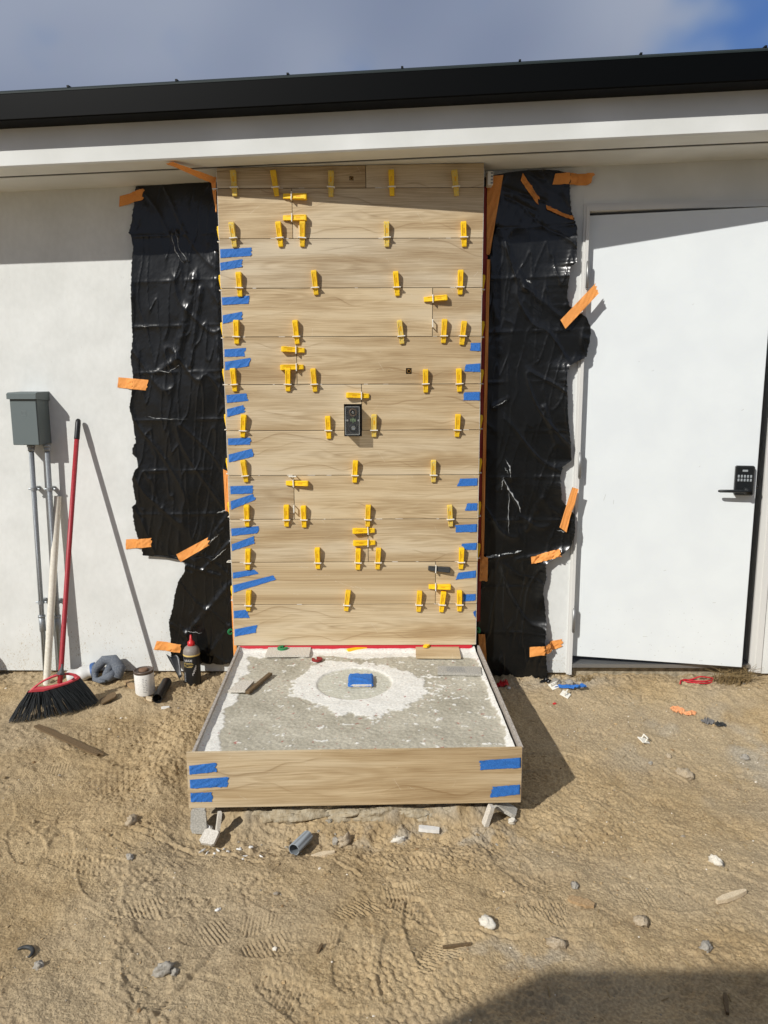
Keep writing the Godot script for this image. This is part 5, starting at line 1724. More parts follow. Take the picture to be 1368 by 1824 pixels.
func make_broom() -> void:
	var t := thing("broom", "red handled angle broom with black bristles leaning on wall", "broom", Vector3(-1.456, 0.021, 0.183))
	var Y := Vector3(0.0036, 0.9424, -0.3344).normalized()
	var X := Vector3(0.9183, -0.1355, -0.3719).normalized()
	t.basis = Basis(X, Y, X.cross(Y)).orthonormalized()
	var h := begin(true)
	tube(h, [Vector3(0.005, 0.14, 0), Vector3(0.006, 0.22, 0), Vector3(0.002, 0.7, 0), Vector3(0, 1.27, 0)], 0.0112, 14)
	h.generate_normals()
	obj("handle", h.commit(), M.broom_red, t)
	var g := begin(true)
	tube(g, [Vector3(0, 1.265, 0), Vector3(0, 1.27, 0), Vector3(0, 1.345, 0), Vector3(0, 1.36, 0), Vector3(0, 1.366, 0)], [0.0115, 0.0128, 0.0128, 0.0115, 0.006], 14)
	g.generate_normals()
	obj("grip", g.commit(), M.black, t)
	# oval red head with an opening, thick frame
	var outer := [Vector2(-0.122, 0.104), Vector2(-0.100, 0.128), Vector2(-0.070, 0.152), Vector2(-0.035, 0.172), Vector2(0.001, 0.185), Vector2(0.040, 0.187), Vector2(0.070, 0.180), Vector2(0.090, 0.166), Vector2(0.078, 0.154), Vector2(0.041, 0.137), Vector2(0.0, 0.124), Vector2(-0.06, 0.107)]
	var inner := [Vector2(-0.088, 0.128), Vector2(-0.078, 0.137), Vector2(-0.058, 0.150), Vector2(-0.030, 0.163), Vector2(0.001, 0.173), Vector2(0.035, 0.176), Vector2(0.056, 0.172), Vector2(0.062, 0.166), Vector2(0.052, 0.157), Vector2(0.030, 0.147), Vector2(-0.006, 0.137), Vector2(-0.055, 0.128)]
	var hd := begin()
	var n := outer.size()
	for i in n:
		var k := (i + 1) % n
		var o0 := Vector3(outer[i].x, outer[i].y, 0); var o1 := Vector3(outer[k].x, outer[k].y, 0)
		var i0 := Vector3(inner[i].x, inner[i].y, 0); var i1 := Vector3(inner[k].x, inner[k].y, 0)
		var f := Vector3(0, 0, 0.011)
		var m := Vector3(0, 0, 0.015)
		var c0 := (o0 + i0) * 0.5; var c1 := (o1 + i1) * 0.5
		quad(hd, o1 + f, o0 + f, c0 + m, c1 + m)
		quad(hd, c1 + m, c0 + m, i0 + f, i1 + f)
		quad(hd, o0 - f, o1 - f, i1 - f, i0 - f)
		quad(hd, o0 + f, o1 + f, o1 - f, o0 - f)
		quad(hd, i1 + f, i0 + f, i0 - f, i1 - f)
	hd.generate_normals()
	obj("head", hd.commit(), M.broom_head, t)
	var s := begin(true)
	tube(s, [Vector3(0.009, 0.225, 0), Vector3(0.009, 0.212, 0), Vector3(0.008, 0.195, 0), Vector3(0.006, 0.178, 0)], [0.0150, 0.0165, 0.032, 0.055], 16, true, 0.36)
	s.generate_normals()
	obj("socket", s.commit(), M.broom_grey, t)
	var br := begin(true)
	var r := RandomNumberGenerator.new()
	r.seed = 55
	var tops := [Vector2(-0.120, 0.108), Vector2(-0.06, 0.112), Vector2(0.005, 0.130), Vector2(0.086, 0.162)]
	var ends := [Vector2(-0.186, -0.018), Vector2(-0.108, -0.014), Vector2(0.014, 0.006), Vector2(0.087, 0.021), Vector2(0.139, 0.037), Vector2(0.172, 0.056)]
	for k in 620:
		var u := r.randf()
		var a := lerp_list(tops, u) as Vector2
		var b := lerp_list(ends, clampf(u + r.randf_range(-0.035, 0.035), 0.0, 1.0)) as Vector2
		var z := r.randf_range(-0.009, 0.009)
		var p0 := Vector3(a.x, a.y + 0.004, z)
		var p3 := Vector3(b.x, b.y + r.randf_range(-0.006, 0.008), z * 2.4 + r.randf_range(-0.004, 0.004))
		var mid := p0.lerp(p3, 0.5) + Vector3(r.randf_range(-0.003, 0.003), 0.003, r.randf_range(-0.003, 0.003))
		tube(br, [p0, mid, p3], [0.0013, 0.0011, 0.0007], 4, false)
	br.generate_normals()
	var bo := obj("bristles", br.commit(), M.bristle, t)
	bo.set_meta("kind", "stuff")

func lerp_list(a: Array, u: float):
	var f := u * (a.size() - 1)
	var i := mini(int(f), a.size() - 2)
	return a[i].lerp(a[i + 1], f - i)

func make_left_things() -> void:
	var st := begin(true)
	var p0 := gp(-1.663, -0.185, -0.01)
	var p1 := Vector3(-1.584, 0.936, wall_z(-1.584) + 0.0175)
	tube(st, [p0, p1], 0.0168, 18, false)
	tube(st, [p1, p0], 0.0140, 18, false)
	st.generate_normals()
	var o: Node3D = obj("white_pipe", st.commit(), M.pvc_white)
	tag(o, "white plastic pipe leaning on wall behind the broom", "pipe")
	# glue bottle
	var t := thing("glue_bottle", "black labelled glue bottle with red cap by the plastic", "bottle", gp(-0.933, -0.150, -0.002))
	var b := begin(true)
	lathe(b, [Vector2(0, 0), Vector2(0.036, 0), Vector2(0.039, 0.003), Vector2(0.039, 0.150), Vector2(0.0395, 0.160), Vector2(0.038, 0.172), Vector2(0.032, 0.184), Vector2(0.022, 0.192), Vector2(0.014, 0.195), Vector2(0.014, 0.20)], 28)
	b.generate_normals()
	obj("bottle", b.commit(), M.glue, t)
	var l := begin(true)
	lathe(l, [Vector2(0.0393, 0.004), Vector2(0.0397, 0.006), Vector2(0.0397, 0.146), Vector2(0.0393, 0.147)], 28)
	l.generate_normals()
	var lb := obj("label", l.commit(), M.black, t)
	var ring := begin(true)
	lathe(ring, [Vector2(0.0396, 0.1475), Vector2(0.0402, 0.149), Vector2(0.0402, 0.1535), Vector2(0.0396, 0.155)], 28)
	ring.generate_normals()
	obj("gold_band", ring.commit(), M.print_gold, lb)
	# print: a brand word, a gold line and rows of fine text round the front
	var word := TextMesh.new()
	word.text = "MAXI"
	word.font_size = 16
	word.pixel_size = 0.00095
	word.depth = 0.0008
	var wo := obj("brand_word", word, M.print_white, lb)
	wo.position = Vector3(-0.006, 0.130, 0.0392)
	wo.rotation.y = -0.1
	var ln := begin()
	for r in [[0.116, 0.5, 0], [0.110, 0.6, 0], [0.102, 0.55, 0], [0.097, 0.45, 0]]:
		for k in 9:
			if rng.randf() < 0.2: continue
			var a := lerpf(-r[1], r[1], k / 8.0) - 0.25
			bx(ln, Vector3(sin(a) * 0.0398, r[0], cos(a) * 0.0398), Vector3(0.0036, 0.0024, 0.0006), 0.0, Transform3D.IDENTITY)
	ln.generate_normals()
	obj("fine_print", ln.commit(), M.print_gold, lb)
	var cl := begin()
	for r in 8:
		for k in 6:
			var a := 0.30 + k * 0.085
			if r + k < 4 or rng.randf() < 0.25: continue
			bx(cl, Vector3.ZERO, Vector3(0.0036, 0.0022, 0.0006), 0.0, Transform3D(Basis(Vector3.UP, a), Vector3(sin(a) * 0.0398, 0.078 - r * 0.0032 + k * 0.005, cos(a) * 0.0398)))
	cl.generate_normals()
	obj("script_print", cl.commit(), M.print_white, lb)
	var pn := begin()
	for k in 6:
		bx(pn, Vector3.ZERO, Vector3(0.012, 0.0045, 0.0006), 0.0, Transform3D(Basis(Vector3.UP, -0.75), Vector3(sin(-0.75) * 0.0398, 0.064 - k * 0.008, cos(-0.75) * 0.0398)))
	pn.generate_normals()
	obj("side_print", pn.commit(), M.print_grey, lb)
	var c := begin(true)
	lathe(c, [Vector2(0.0165, 0.193), Vector2(0.0175, 0.195), Vector2(0.0165, 0.212), Vector2(0.010, 0.2165), Vector2(0.0072, 0.222), Vector2(0.0042, 0.246), Vector2(0.0, 0.247)], 18)
	c.generate_normals()
	obj("cap", c.commit(), M.cap_red, t)
	# paint can
	t = thing("paint_can", "small white labelled can with brown lid standing in sand", "can", gp(-1.112, 0.010, -0.004))
	t.rotation.z = 0.03
	b = begin(true)
	lathe(b, [Vector2(0, 0), Vector2(0.043, 0), Vector2(0.044, 0.002), Vector2(0.044, 0.112), Vector2(0.0455, 0.114), Vector2(0.0455, 0.118), Vector2(0.043, 0.119), Vector2(0.0415, 0.114), Vector2(0.0, 0.114)], 28)
	b.generate_normals()
	obj("can", b.commit(), M.can_metal, t)
	l = begin(true)
	lathe(l, [Vector2(0.0442, 0.005), Vector2(0.0446, 0.006), Vector2(0.0446, 0.104), Vector2(0.0442, 0.105)], 28)
	l.generate_normals()
	lb = obj("label", l.commit(), M.can_label, t)
	ln = begin()
	for r in 9:
		for k in 5:
			if rng.randf() < 0.3: continue
			var a := 0.15 + k * 0.09
			bx(ln, Vector3.ZERO, Vector3(0.0034, 0.0018, 0.0005), 0.0, Transform3D(Basis(Vector3.UP, a), Vector3(sin(a) * 0.0447, 0.088 - r * 0.008, cos(a) * 0.0447)))
	ln.generate_normals()
	obj("fine_print", ln.commit(), M.print_grey, lb)
	c = begin(true)
	lathe(c, [Vector2(0.0, 0.1145), Vector2(0.0, 0.121), Vector2(0.012, 0.124), Vector2(0.021, 0.122), Vector2(0.0225, 0.116), Vector2(0.0225, 0.1145)].slice(1), 20)
	c.generate_normals()
	obj("lid", c.commit(), M.brown, t)
	# short black pipe
	var q0 := gp(-1.034, 0.088, 0.024)
	var q1 := gp(-1.040, -0.085, 0.026)
	st = begin(true)
	tube(st, [q0, q1], 0.0235, 20, false)
	tube(st, [q1, q0], 0.0200, 20, false)
	for k in 20:
		var a := TAU * k / 20.0
		var e := TAU * (k + 1) / 20.0
		for q in [q0, q1]:
			quad(st, q + Vector3(cos(a), sin(a), 0) * 0.02, q + Vector3(cos(a), sin(a), 0) * 0.0235, q + Vector3(cos(e), sin(e), 0) * 0.0235, q + Vector3(cos(e), sin(e), 0) * 0.02)
	st.generate_normals()
	o = obj("black_pipe", st.commit(), M.black)
	tag(o, "short black plastic pipe lying beside the paint can", "pipe")
	# glove standing crumpled against the wall
	st = begin(true)
	var g := gp(-1.372, -0.215)
	tube(st, [g + Vector3(0.055, 0.01, 0.03), g + Vector3(0.06, 0.05, 0.0), g + Vector3(0.025, 0.085, -0.02), g + Vector3(-0.02, 0.085, -0.02), g + Vector3(-0.055, 0.05, 0.0), g + Vector3(-0.06, 0.02, 0.02)], [0.026, 0.034, 0.030, 0.024, 0.022, 0.012], 14)
	tube(st, [g + Vector3(0.045, 0.03, 0.02), g + Vector3(0.02, 0.02, 0.045), g + Vector3(-0.03, 0.012, 0.055)], [0.026, 0.022, 0.010], 12)
	tube(st, [g + Vector3(-0.055, 0.03, 0.01), g + Vector3(-0.045, 0.012, 0.045), g + Vector3(-0.01, 0.010, 0.065), g + Vector3(0.015, 0.010, 0.068)], [0.014, 0.013, 0.012, 0.008], 10)
	tube(st, [g + Vector3(0.02, 0.06, 0.0), g + Vector3(0.005, 0.03, 0.03), g + Vector3(0.0, 0.012, 0.05)], [0.022, 0.018, 0.011], 10)
	st.generate_normals()
	o = obj("work_glove", st.commit(), M.glove)
	tag(o, "crumpled grey work glove at foot of the white wall", "glove")
	# squashed white tub with blue rim
	t = thing("crushed_tub", "crushed white and blue tub lying behind the broom head", "tub", gp(-1.500, -0.235, 0.03))
	t.basis = Basis(Vector3.UP, 0.25) * Basis(Vector3.BACK, -PI / 2 + 0.22)
	b = begin(true)
	var prof := []
	for k in 9: prof.append(Vector2(0.040 + 0.004 * sin(k * 1.7), -0.07 + k * 0.016))
	lathe(b, [Vector2(0, -0.072)] + prof, 24, Transform3D(Basis.from_scale(Vector3(0.82, 1, 1.1)), Vector3.ZERO))
	b.generate_normals()
	obj("side", b.commit(), M.tub_white, t)
	l = begin(true)
	lathe(l, [Vector2(0.0425, 0.042), Vector2(0.045, 0.05), Vector2(0.045, 0.062), Vector2(0.040, 0.064), Vector2(0.0, 0.06)], 24, Transform3D(Basis.from_scale(Vector3(0.84, 1, 1.1)), Vector3.ZERO))
	l.generate_normals()
	obj("rim", l.commit(), M.tub_blue, t)
	c = begin()
	for k in 5:
		var a := 2.2 + k * 0.18
		bx(c, Vector3.ZERO, Vector3(0.006, 0.07, 0.0015), 0.0, Transform3D(Basis(Vector3.UP, a), Vector3(sin(a) * 0.037, -0.01, cos(a) * 0.0478)))
	c.generate_normals()
	obj("red_stripe", c.commit(), M.cap_red, t)
	# sticks, chips
	bar("wood_stick", "short flat wood stick between glove and paint can", "stick", gp(-1.215, -0.10, 0.008), Vector3(0.155, 0.012, 0.026), -0.95, 0.06, M.stick)
	bar("wood_chip", "small wood chip in front of the paint can", "wood chip", gp(-1.078, 0.066, 0.006), Vector3(0.05, 0.011, 0.018), -0.7, 0.0, M.stick_pale)
	bar("plastic_bit", "small white plastic bit in front of the black pipe", "scrap", gp(-0.985, 0.135, 0.006), Vector3(0.036, 0.009, 0.011), 0.1, 0.05, M.white_bit)
	bar("wood_lath", "long splintered lath lying in sand before the broom", "lath", (gp(-1.487, 0.307, 0.01) + gp(-1.12, 0.562, 0.012)) * 0.5, Vector3(0.445, 0.007, 0.030), -0.61, 0.0, M.stick_dark)
	bar("wood_splinter", "thin dark splinter lying on the long lath's end", "splinter", gp(-1.165, 0.535, 0.018), Vector3(0.14, 0.005, 0.012), -0.45, 0.02, M.stick_dark)
	bar("dust_pan_scrap", "grey brown cardboard scrap by the broom's right bristles", "scrap", gp(-1.262, 0.075, 0.018), Vector3(0.075, 0.006, 0.06), 0.5, 0.35, M.stick_dark)

func bar(called: String, label: String, category: String, at: Vector3, s: Vector3, turn: float, tip: float, m: Material, group := "", twist := 0.0) -> MeshInstance3D:
	# a rough-cut bar with uneven ends
	var st := begin()
	var n := 7
	var P := []
	for i in n + 1:
		var u := i / float(n) - 0.5
		var k := 1.0 - 0.25 * pow(absf(u * 2.0), 6.0)
		if called == "wood_splinter" or called == "wood_chip": k = (1.0 - 0.6 * pow(absf(u * 2.0), 2.5)) * (1.0 + 0.5 * n_mid.get_noise_2d(u * 6.0, at.z * 50.0))
		var w := s.z * 0.5 * k * (1.0 + 0.12 * n_mid.get_noise_2d(u * 5.0 + at.x * 40.0, 1.0))
		var h := s.y * 0.5 * (1.0 + 0.15 * n_mid.get_noise_2d(u * 4.0 + at.z * 30.0, 7.0))
		var x := u * s.x
		var jag := 0.06 * s.z * n_mid.get_noise_2d(at.x * 90.0, u * 50.0)
		P.append([Vector3(x + jag, -h, -w), Vector3(x - jag, h, -w), Vector3(x + jag * 2.0, h, w), Vector3(x, -h, w)])
	for i in n:
		for j in 4:
			var k := (j + 1) % 4
			quad(st, P[i][j], P[i][k], P[i + 1][k], P[i + 1][j])
	quad(st, P[0][3], P[0][2], P[0][1], P[0][0])
	quad(st, P[n][0], P[n][1], P[n][2], P[n][3])
	st.generate_normals()
	var o := obj(called, st.commit(), m)
	o.transform = Transform3D(Basis(Vector3.UP, turn) * Basis(Vector3.BACK, tip) * Basis(Vector3.RIGHT, twist), at)
	tag(o, label, category, group)
	return o

func stone(label: String, x: float, z: float, s: Vector3, m: Material, seed_: int, category := "stone", called := "stone") -> void:
	var st := begin(true)
	lump(st, Vector3.ZERO, s, seed_, seed_ * 1.3, 0.42, 18)
	st.generate_normals()
	var o := obj(called, st.commit(), m)
	o.position = gp(x, z, s.y * 0.22)
	tag(o, label, category, "stones on the sand" if category == "stone" else ("mortar crumbs on the sand" if called == "mortar_crumb" else ""))

func make_debris() -> void:
	# props and rubble under the front tile
	bar("tile_prop", "grey tile offcut propping the base's front left corner", "tile prop", Vector3(-0.616, 0.044, 1.036), Vector3(0.082, 0.011, 0.053), PI / 2, PI / 2, M.scrap_grey, "tile props under the base").transform = Transform3D(Basis(Vector3.UP, 0.0) * Basis(Vector3.RIGHT, PI / 2 - 0.12) * Basis(Vector3.UP, PI / 2), Vector3(-0.614, 0.045, 1.04))
	bar("tile_prop", "upright white tile splinter propping the front tile's left", "tile prop", Vector3.ZERO, Vector3(0.086, 0.012, 0.026), 0, 0, M.scrap, "tile props under the base").transform = Transform3D(Basis(Vector3.BACK, 1.42) * Basis(Vector3.RIGHT, 0.3), Vector3(-0.546, 0.040, 1.055))
	bar("tile_prop", "flat white tile piece lying under the front left corner", "tile prop", Vector3.ZERO, Vector3(0.052, 0.012, 0.05), 0, 0, M.scrap, "tile props under the base").transform = Transform3D(Basis(Vector3.UP, -0.3) * Basis(Vector3.RIGHT, 0.5), Vector3(-0.568, 0.016, 1.088))
	bar("tile_prop", "leaning white tile splinter propping the front tile's right", "tile prop", Vector3.ZERO, Vector3(0.088, 0.014, 0.026), 0, 0, M.scrap, "tile props under the base").transform = Transform3D(Basis(Vector3.BACK, 1.28) * Basis(Vector3.RIGHT, 0.3), Vector3(0.340, 0.042, 1.022))
	bar("tile_prop", "dark tile offcut lying under the front right corner", "tile prop", Vector3.ZERO, Vector3(0.085, 0.014, 0.05), 0, 0, M.scrap_grey, "tile props under the base").transform = Transform3D(Basis(Vector3.UP, -0.3) * Basis(Vector3.BACK, -0.4), Vector3(0.405, 0.045, 0.965))
	stone("crumpled white lump between the left tile props", -0.583, 1.035, Vector3(0.03, 0.045, 0.03), M.white_bit, 3, "lump", "mortar_lump")
	var st := begin(true)
	var q0 := gp(-0.287, 1.158, 0.016)
	var q1 := gp(-0.252, 1.075, 0.022)
	tube(st, [q0, q1], 0.0190, 20, false)
	tube(st, [q1, q0], 0.0160, 20, false)
	var ax := (q1 - q0).normalized()
	var sd := ax.cross(Vector3.UP).normalized()
	var uu := sd.cross(ax)
	for k in 20:
		var a := TAU * k / 20.0
		var e := TAU * (k + 1) / 20.0
		var va := sd * cos(a) + uu * sin(a)
		var vb := sd * cos(e) + uu * sin(e)
		for q in [q0, q1]: quad(st, q + va * 0.016, q + va * 0.019, q + vb * 0.019, q + vb * 0.016)
	st.generate_normals()
	var o: Node3D = obj("grey_pipe", st.commit(), M.grey_pipe)
	tag(o, "short grey plastic pipe lying before the shower base", "pipe")
	bar("white_strip", "white plastic strip half buried under the front tile", "scrap", gp(0.145, 1.04, 0.008), Vector3(0.068, 0.012, 0.022), -0.1, -0.05, M.white_bit)
	bar("wood_chip", "pale splintered wood chip beside the grey pipe", "wood chip", gp(-0.195, 1.16, 0.006), Vector3(0.075, 0.012, 0.018), 0.15, 0.1, M.stick_pale)
	stone("pale torn lump of mortar under middle of the front tile", 0.044, 1.08, Vector3(0.05, 0.022, 0.022), M.rock_pale, 5, "mortar lump", "mortar_lump")
	stone("round brown stone between grey pipe and mortar lump", -0.132, 1.085, Vector3(0.055, 0.040, 0.035), M.rock, 8)
	stone("grey stone beside the round brown stone", -0.160, 1.09, Vector3(0.022, 0.03, 0.022), M.rock_grey, 9)
	stone("grey stone at front right corner of the base", 0.425, 1.0, Vector3(0.028, 0.022, 0.022), M.rock_pale, 10)
	for i in 14:
		var x := -0.475 + rng.randfn(0.0, 0.045)
		var z := 1.125 + rng.randfn(0.0, 0.028)
		stone("tiny white mortar crumb before the left tile props", x, z, Vector3(rng.randf_range(0.004, 0.020) * (1.0 if i > 3 else 1.5), 0.006, rng.randf_range(0.004, 0.013)), M.white_bit, 20 + i, "crumb", "mortar_crumb")
	# stones lying about
	stone("white rounded pebble in the middle foreground sand", 0.272, 1.500, Vector3(0.044, 0.026, 0.034), M.rock_pale, 31)
	stone("tan rounded pebble in the right foreground sand", 0.695, 1.482, Vector3(0.034, 0.026, 0.038), M.rock, 32)
	stone("flat pale stone bedded right of the base's shadow", 1.123, 0.700, Vector3(0.07, 0.035, 0.05), M.rock, 33)
	stone("grey stone by the right picture edge below door", 1.398, 0.60, Vector3(0.036, 0.022, 0.028), M.rock_grey, 34)
	stone("small grey stone above the flat wood chip", 0.550, 1.343, Vector3(0.026, 0.018, 0.02), M.rock_grey, 35)
	stone("tan stone half sunk just above the van's shadow", 0.443, 1.570, Vector3(0.05, 0.028, 0.03), M.rock, 36)
	stone("brown angular stone near the right foreground edge", 0.827, 1.584, Vector3(0.036, 0.026, 0.028), M.rock_grey, 37)
	stone("pale grey chunk right of the foreground wood chips", 1.002, 1.239, Vector3(0.044, 0.028, 0.024), M.rock_pale, 38)
	stone("rough grey concrete crumb in the lower left sand", -0.555, 1.652, Vector3(0.05, 0.034, 0.03), M.rock_grey, 39)
	stone("small grey stone next to the concrete crumb", -0.525, 1.655, Vector3(0.022, 0.018, 0.018), M.rock_grey, 40)
	stone("round grey pebble near the black hook", -0.872, 1.633, Vector3(0.026, 0.022, 0.024), M.rock_grey, 41)
	stone("grey brown clod left of the base's front corner", -0.844, 1.015, Vector3(0.05, 0.034, 0.035), M.rock, 42)
	stone("small dark stone left of the foreground footprints", -0.786, 1.205, Vector3(0.028, 0.018, 0.02), M.rock_grey, 43)
	stone("small white chip in the sand below the base", -0.467, 1.428, Vector3(0.016, 0.008, 0.01), M.white_bit, 44)
	stone("small brown stone near the flat pale stone", 1.10, 0.60, Vector3(0.024, 0.018, 0.018), M.rock, 45)
	stone("dark small stone left of the flat pale stone", 1.02, 0.63, Vector3(0.018, 0.014, 0.014), M.rock_grey, 46)
	# wood bits in the foreground
	bar("wood_chip", "flat tan wood chip pressed into the right foreground", "wood chip", gp(0.549, 1.415, 0.004), Vector3(0.072, 0.008, 0.032), -0.45, 0.0, M.stick)
	bar("wood_splinter", "pale bark splinter at right foreground edge", "splinter", gp(0.973, 1.407, 0.008), Vector3(0.105, 0.012, 0.018), 0.35, 0.05, M.stick_pale)
	bar("dark_peg", "dark little stick in the shadowed lower right corner", "stick", gp(0.802, 1.755, 0.004), Vector3(0.06, 0.007, 0.009), 1.25, 0.0, M.stick_dark)
	bar("dark_twig", "short dark twig in the middle foreground sand", "twig", gp(-0.17, 1.585, 0.004), Vector3(0.035, 0.006, 0.007), 1.3, 0.0, M.stick_dark)
	bar("dark_twig", "flat dark twig across the foreground bar prints", "twig", gp(0.185, 1.575, 0.003), Vector3(0.075, 0.006, 0.008), 0.15, 0.0, M.stick_dark)
	st = begin(true)
	var hp := []
	for k in 8:
		var a := lerpf(-0.5, 2.4, k / 7.0)
		hp.append(Vector3(cos(a) * 0.026, 0.004, -sin(a) * 0.024))
	tube(st, hp, [0.003, 0.0045, 0.0055, 0.006, 0.006, 0.0055, 0.0045, 0.003], 8)
	st.generate_normals()
	o = obj("rubber_hook", st.commit(), M.black_wedge)
	o.position = gp(-0.935, 1.592, 0.002)
	tag(o, "curved black rubber bit at the left foreground edge", "rubber scrap")
	# litter before the door
	strip("blue_tape", "loose blue tape strip lying on sand before the door", "tape", "", [gp(0.775, 0.040, 0.004), gp(0.925, 0.058, 0.012), gp(0.915, 0.092, 0.010), gp(0.77, 0.066, 0.004)], Vector3.UP, M.blue, 801, 0.002, 0.006, 0.008)
	for s in [[0.775, 0.055, 0.4, "broken white clip at left end of loose blue tape"], [0.812, 0.126, 1.0, "broken white clip just below the loose blue tape"], [1.038, 0.497, 2.0, "broken white clip alone on the sand right of base"]]:
		var t := thing("broken_clip", s[3], "clip", gp(s[0], s[1], 0.008), "broken white clips on the sand")
		t.rotation = Vector3(0.3, s[2], 0.25)
		var cp := begin()
		bx(cp, Vector3.ZERO, Vector3(0.036, 0.004, 0.040), 0.001)
		cp.generate_normals()
		obj("plate", cp.commit(), M.clip, t)
		var cr := begin()
		for q in [-1, 1]: bx(cr, Vector3(q * 0.012, 0.010, 0), Vector3(0.004, 0.018, 0.004))
		bx(cr, Vector3(0, 0.019, 0), Vector3(0.028, 0.004, 0.005))
		cr.generate_normals()
		obj("loop", cr.commit(), M.clip, t)
	st = begin(true)
	var loop := [[1.354, 0.055], [1.368, 0.028], [1.395, 0.002], [1.43, 0.008], [1.47, 0.022], [1.50, 0.02], [1.53, 0.008], [1.52, 0.0], [1.47, 0.0], [1.42, 0.002], [1.385, 0.012], [1.40, 0.028], [1.45, 0.040], [1.49, 0.035], [1.525, 0.018]]
	var cur := Curve3D.new()
	for i in loop.size():
		var a: Array = loop[maxi(i - 1, 0)]
		var b: Array = loop[mini(i + 1, loop.size() - 1)]
		var tn := Vector3(b[0] - a[0], 0, b[1] - a[1]) / 6.0
		cur.add_point(gp(loop[i][0], loop[i][1], 0.006 + (0.008 if i > 4 and i < 9 else 0.0)), -tn, tn)
	var pts := []
	for p in cur.tessellate_even_length(3, 0.012): pts.append(p)
	tube(st, pts, 0.0032, 7)
	st.generate_normals()
	o = obj("cord", st.commit(), M.cord_red)
	tag(o, "knotted red cord lying before the door", "cord")
	for s in [[1.262, 0.268, 0.060, 0.045, "bright orange crumpled peel on sand before the door"], [1.306, 0.292, 0.050, 0.026, "smaller orange peel scrap beside the bright one"]]:
		crumple("orange_peel", s[4], "peel", Vector2(s[0], s[1]), s[2], s[3], 0.016, M.peel, int(s[0] * 1000))
	crumple("grey_rag", "small grey rag scrap right of the orange peel", "rag", Vector2(1.352, 0.360), 0.052, 0.035, 0.024, M.rag, 71)
	crumple("grey_rag", "smaller dark rag scrap beside the grey one", "rag", Vector2(1.400, 0.376), 0.045, 0.026, 0.018, M.black_wedge, 72)
	crumple("red_wrapper", "crumpled red and orange wrapper by the right plastic", "wrapper", Vector2(0.548, -0.005), 0.055, 0.04, 0.03, M.cap_red, 73)
	crumple("plastic_scrap", "grey plastic scrap at foot of the right plastic", "scrap", Vector2(0.755, -0.03), 0.05, 0.03, 0.014, M.sheet, 74)
	stone("tiny red crumb on sand right of the base", 0.751, 0.186, Vector3(0.016, 0.01, 0.012), M.cap_red, 75, "crumb", "red_crumb")
	stone("white crumb beside the red wrapper", 0.575, 0.03, Vector3(0.02, 0.012, 0.014), M.white_bit, 76, "crumb", "mortar_crumb")
	stone("grey lump of mortar left of the door frame's foot", 0.80, -0.01, Vector3(0.05, 0.03, 0.04), M.rock_grey, 78, "mortar lump", "mortar_lump")
	stone("pale lump of mortar at the door frame's foot", 0.86, 0.0, Vector3(0.04, 0.024, 0.035), M.rock_grey, 79, "mortar lump", "mortar_lump")
	weed("dry grass tuft growing under the door's free end", 1.60, 0.035, 190, 0.11, 0.10, 91)
	weed("sparse dry grass at foot of the door's hinge side", 0.935, -0.04, 40, 0.055, 0.06, 92)

func crumple(called: String, label: String, category: String, c: Vector2, sx: float, sz: float, h: float, m: Material, seed_: int) -> void:
	var st := begin(false)
	var n := 12
	var ns := FastNoiseLite.new(); ns.seed = seed_; ns.frequency = 1.0
	var P := []
	for j in n + 1:
		var row := []
		for i in n + 1:
			var a := (i / float(n) - 0.5) * 2.0
			var b := (j / float(n) - 0.5) * 2.0
			var k := 1.0 + 0.45 * ns.get_noise_2d(a * 2.0, b * 2.0)
			var q := Vector2(a * sqrt(1.0 - b * b * 0.5), b * sqrt(1.0 - a * a * 0.5)) * k
			var x := c.x + q.x * sx * 0.5
			var z := c.y + q.y * sz * 0.5
			row.append(gp(x, z, 0.002 + h * absf(ns.get_noise_2d(a * 1.7 + 9.0, b * 1.7)) * 2.0 * maxf(0.0, 1.0 - 0.5 * q.length_squared())))
		P.append(row)
	for j in n:
		for i in n: quad(st, P[j + 1][i], P[j + 1][i + 1], P[j][i + 1], P[j][i])
	st.generate_normals()
	var o := obj(called, st.commit(), m)
	tag(o, label, category)

func weed(label: String, x: float, z: float, n: int, spread: float, high: float, seed_: int) -> void:
	var st := begin(true)
	var r := RandomNumberGenerator.new()
	r.seed = seed_
	for i in n:
		var a := r.randf() * TAU
		var d := sqrt(r.randf()) * spread * 0.6
		var p := gp(x + cos(a) * d * 1.4, z + sin(a) * d * 0.5, -0.003)
		var lean := Vector3(r.randf_range(-1, 1), 0, r.randf_range(-0.6, 1)) * spread * 0.7
		var l := high * r.randf_range(0.35, 1.0)
		tube(st, [p, p + lean * 0.3 + Vector3(0, l * 0.6, 0), p + lean + Vector3(0, l * 0.8, 0)], [0.0011, 0.0009, 0.0004], 3, false)
	st.generate_normals()
	var o := obj("dry_grass", st.commit(), M.straw)
	tag(o, label, "grass", "dry grass tufts at the wall")

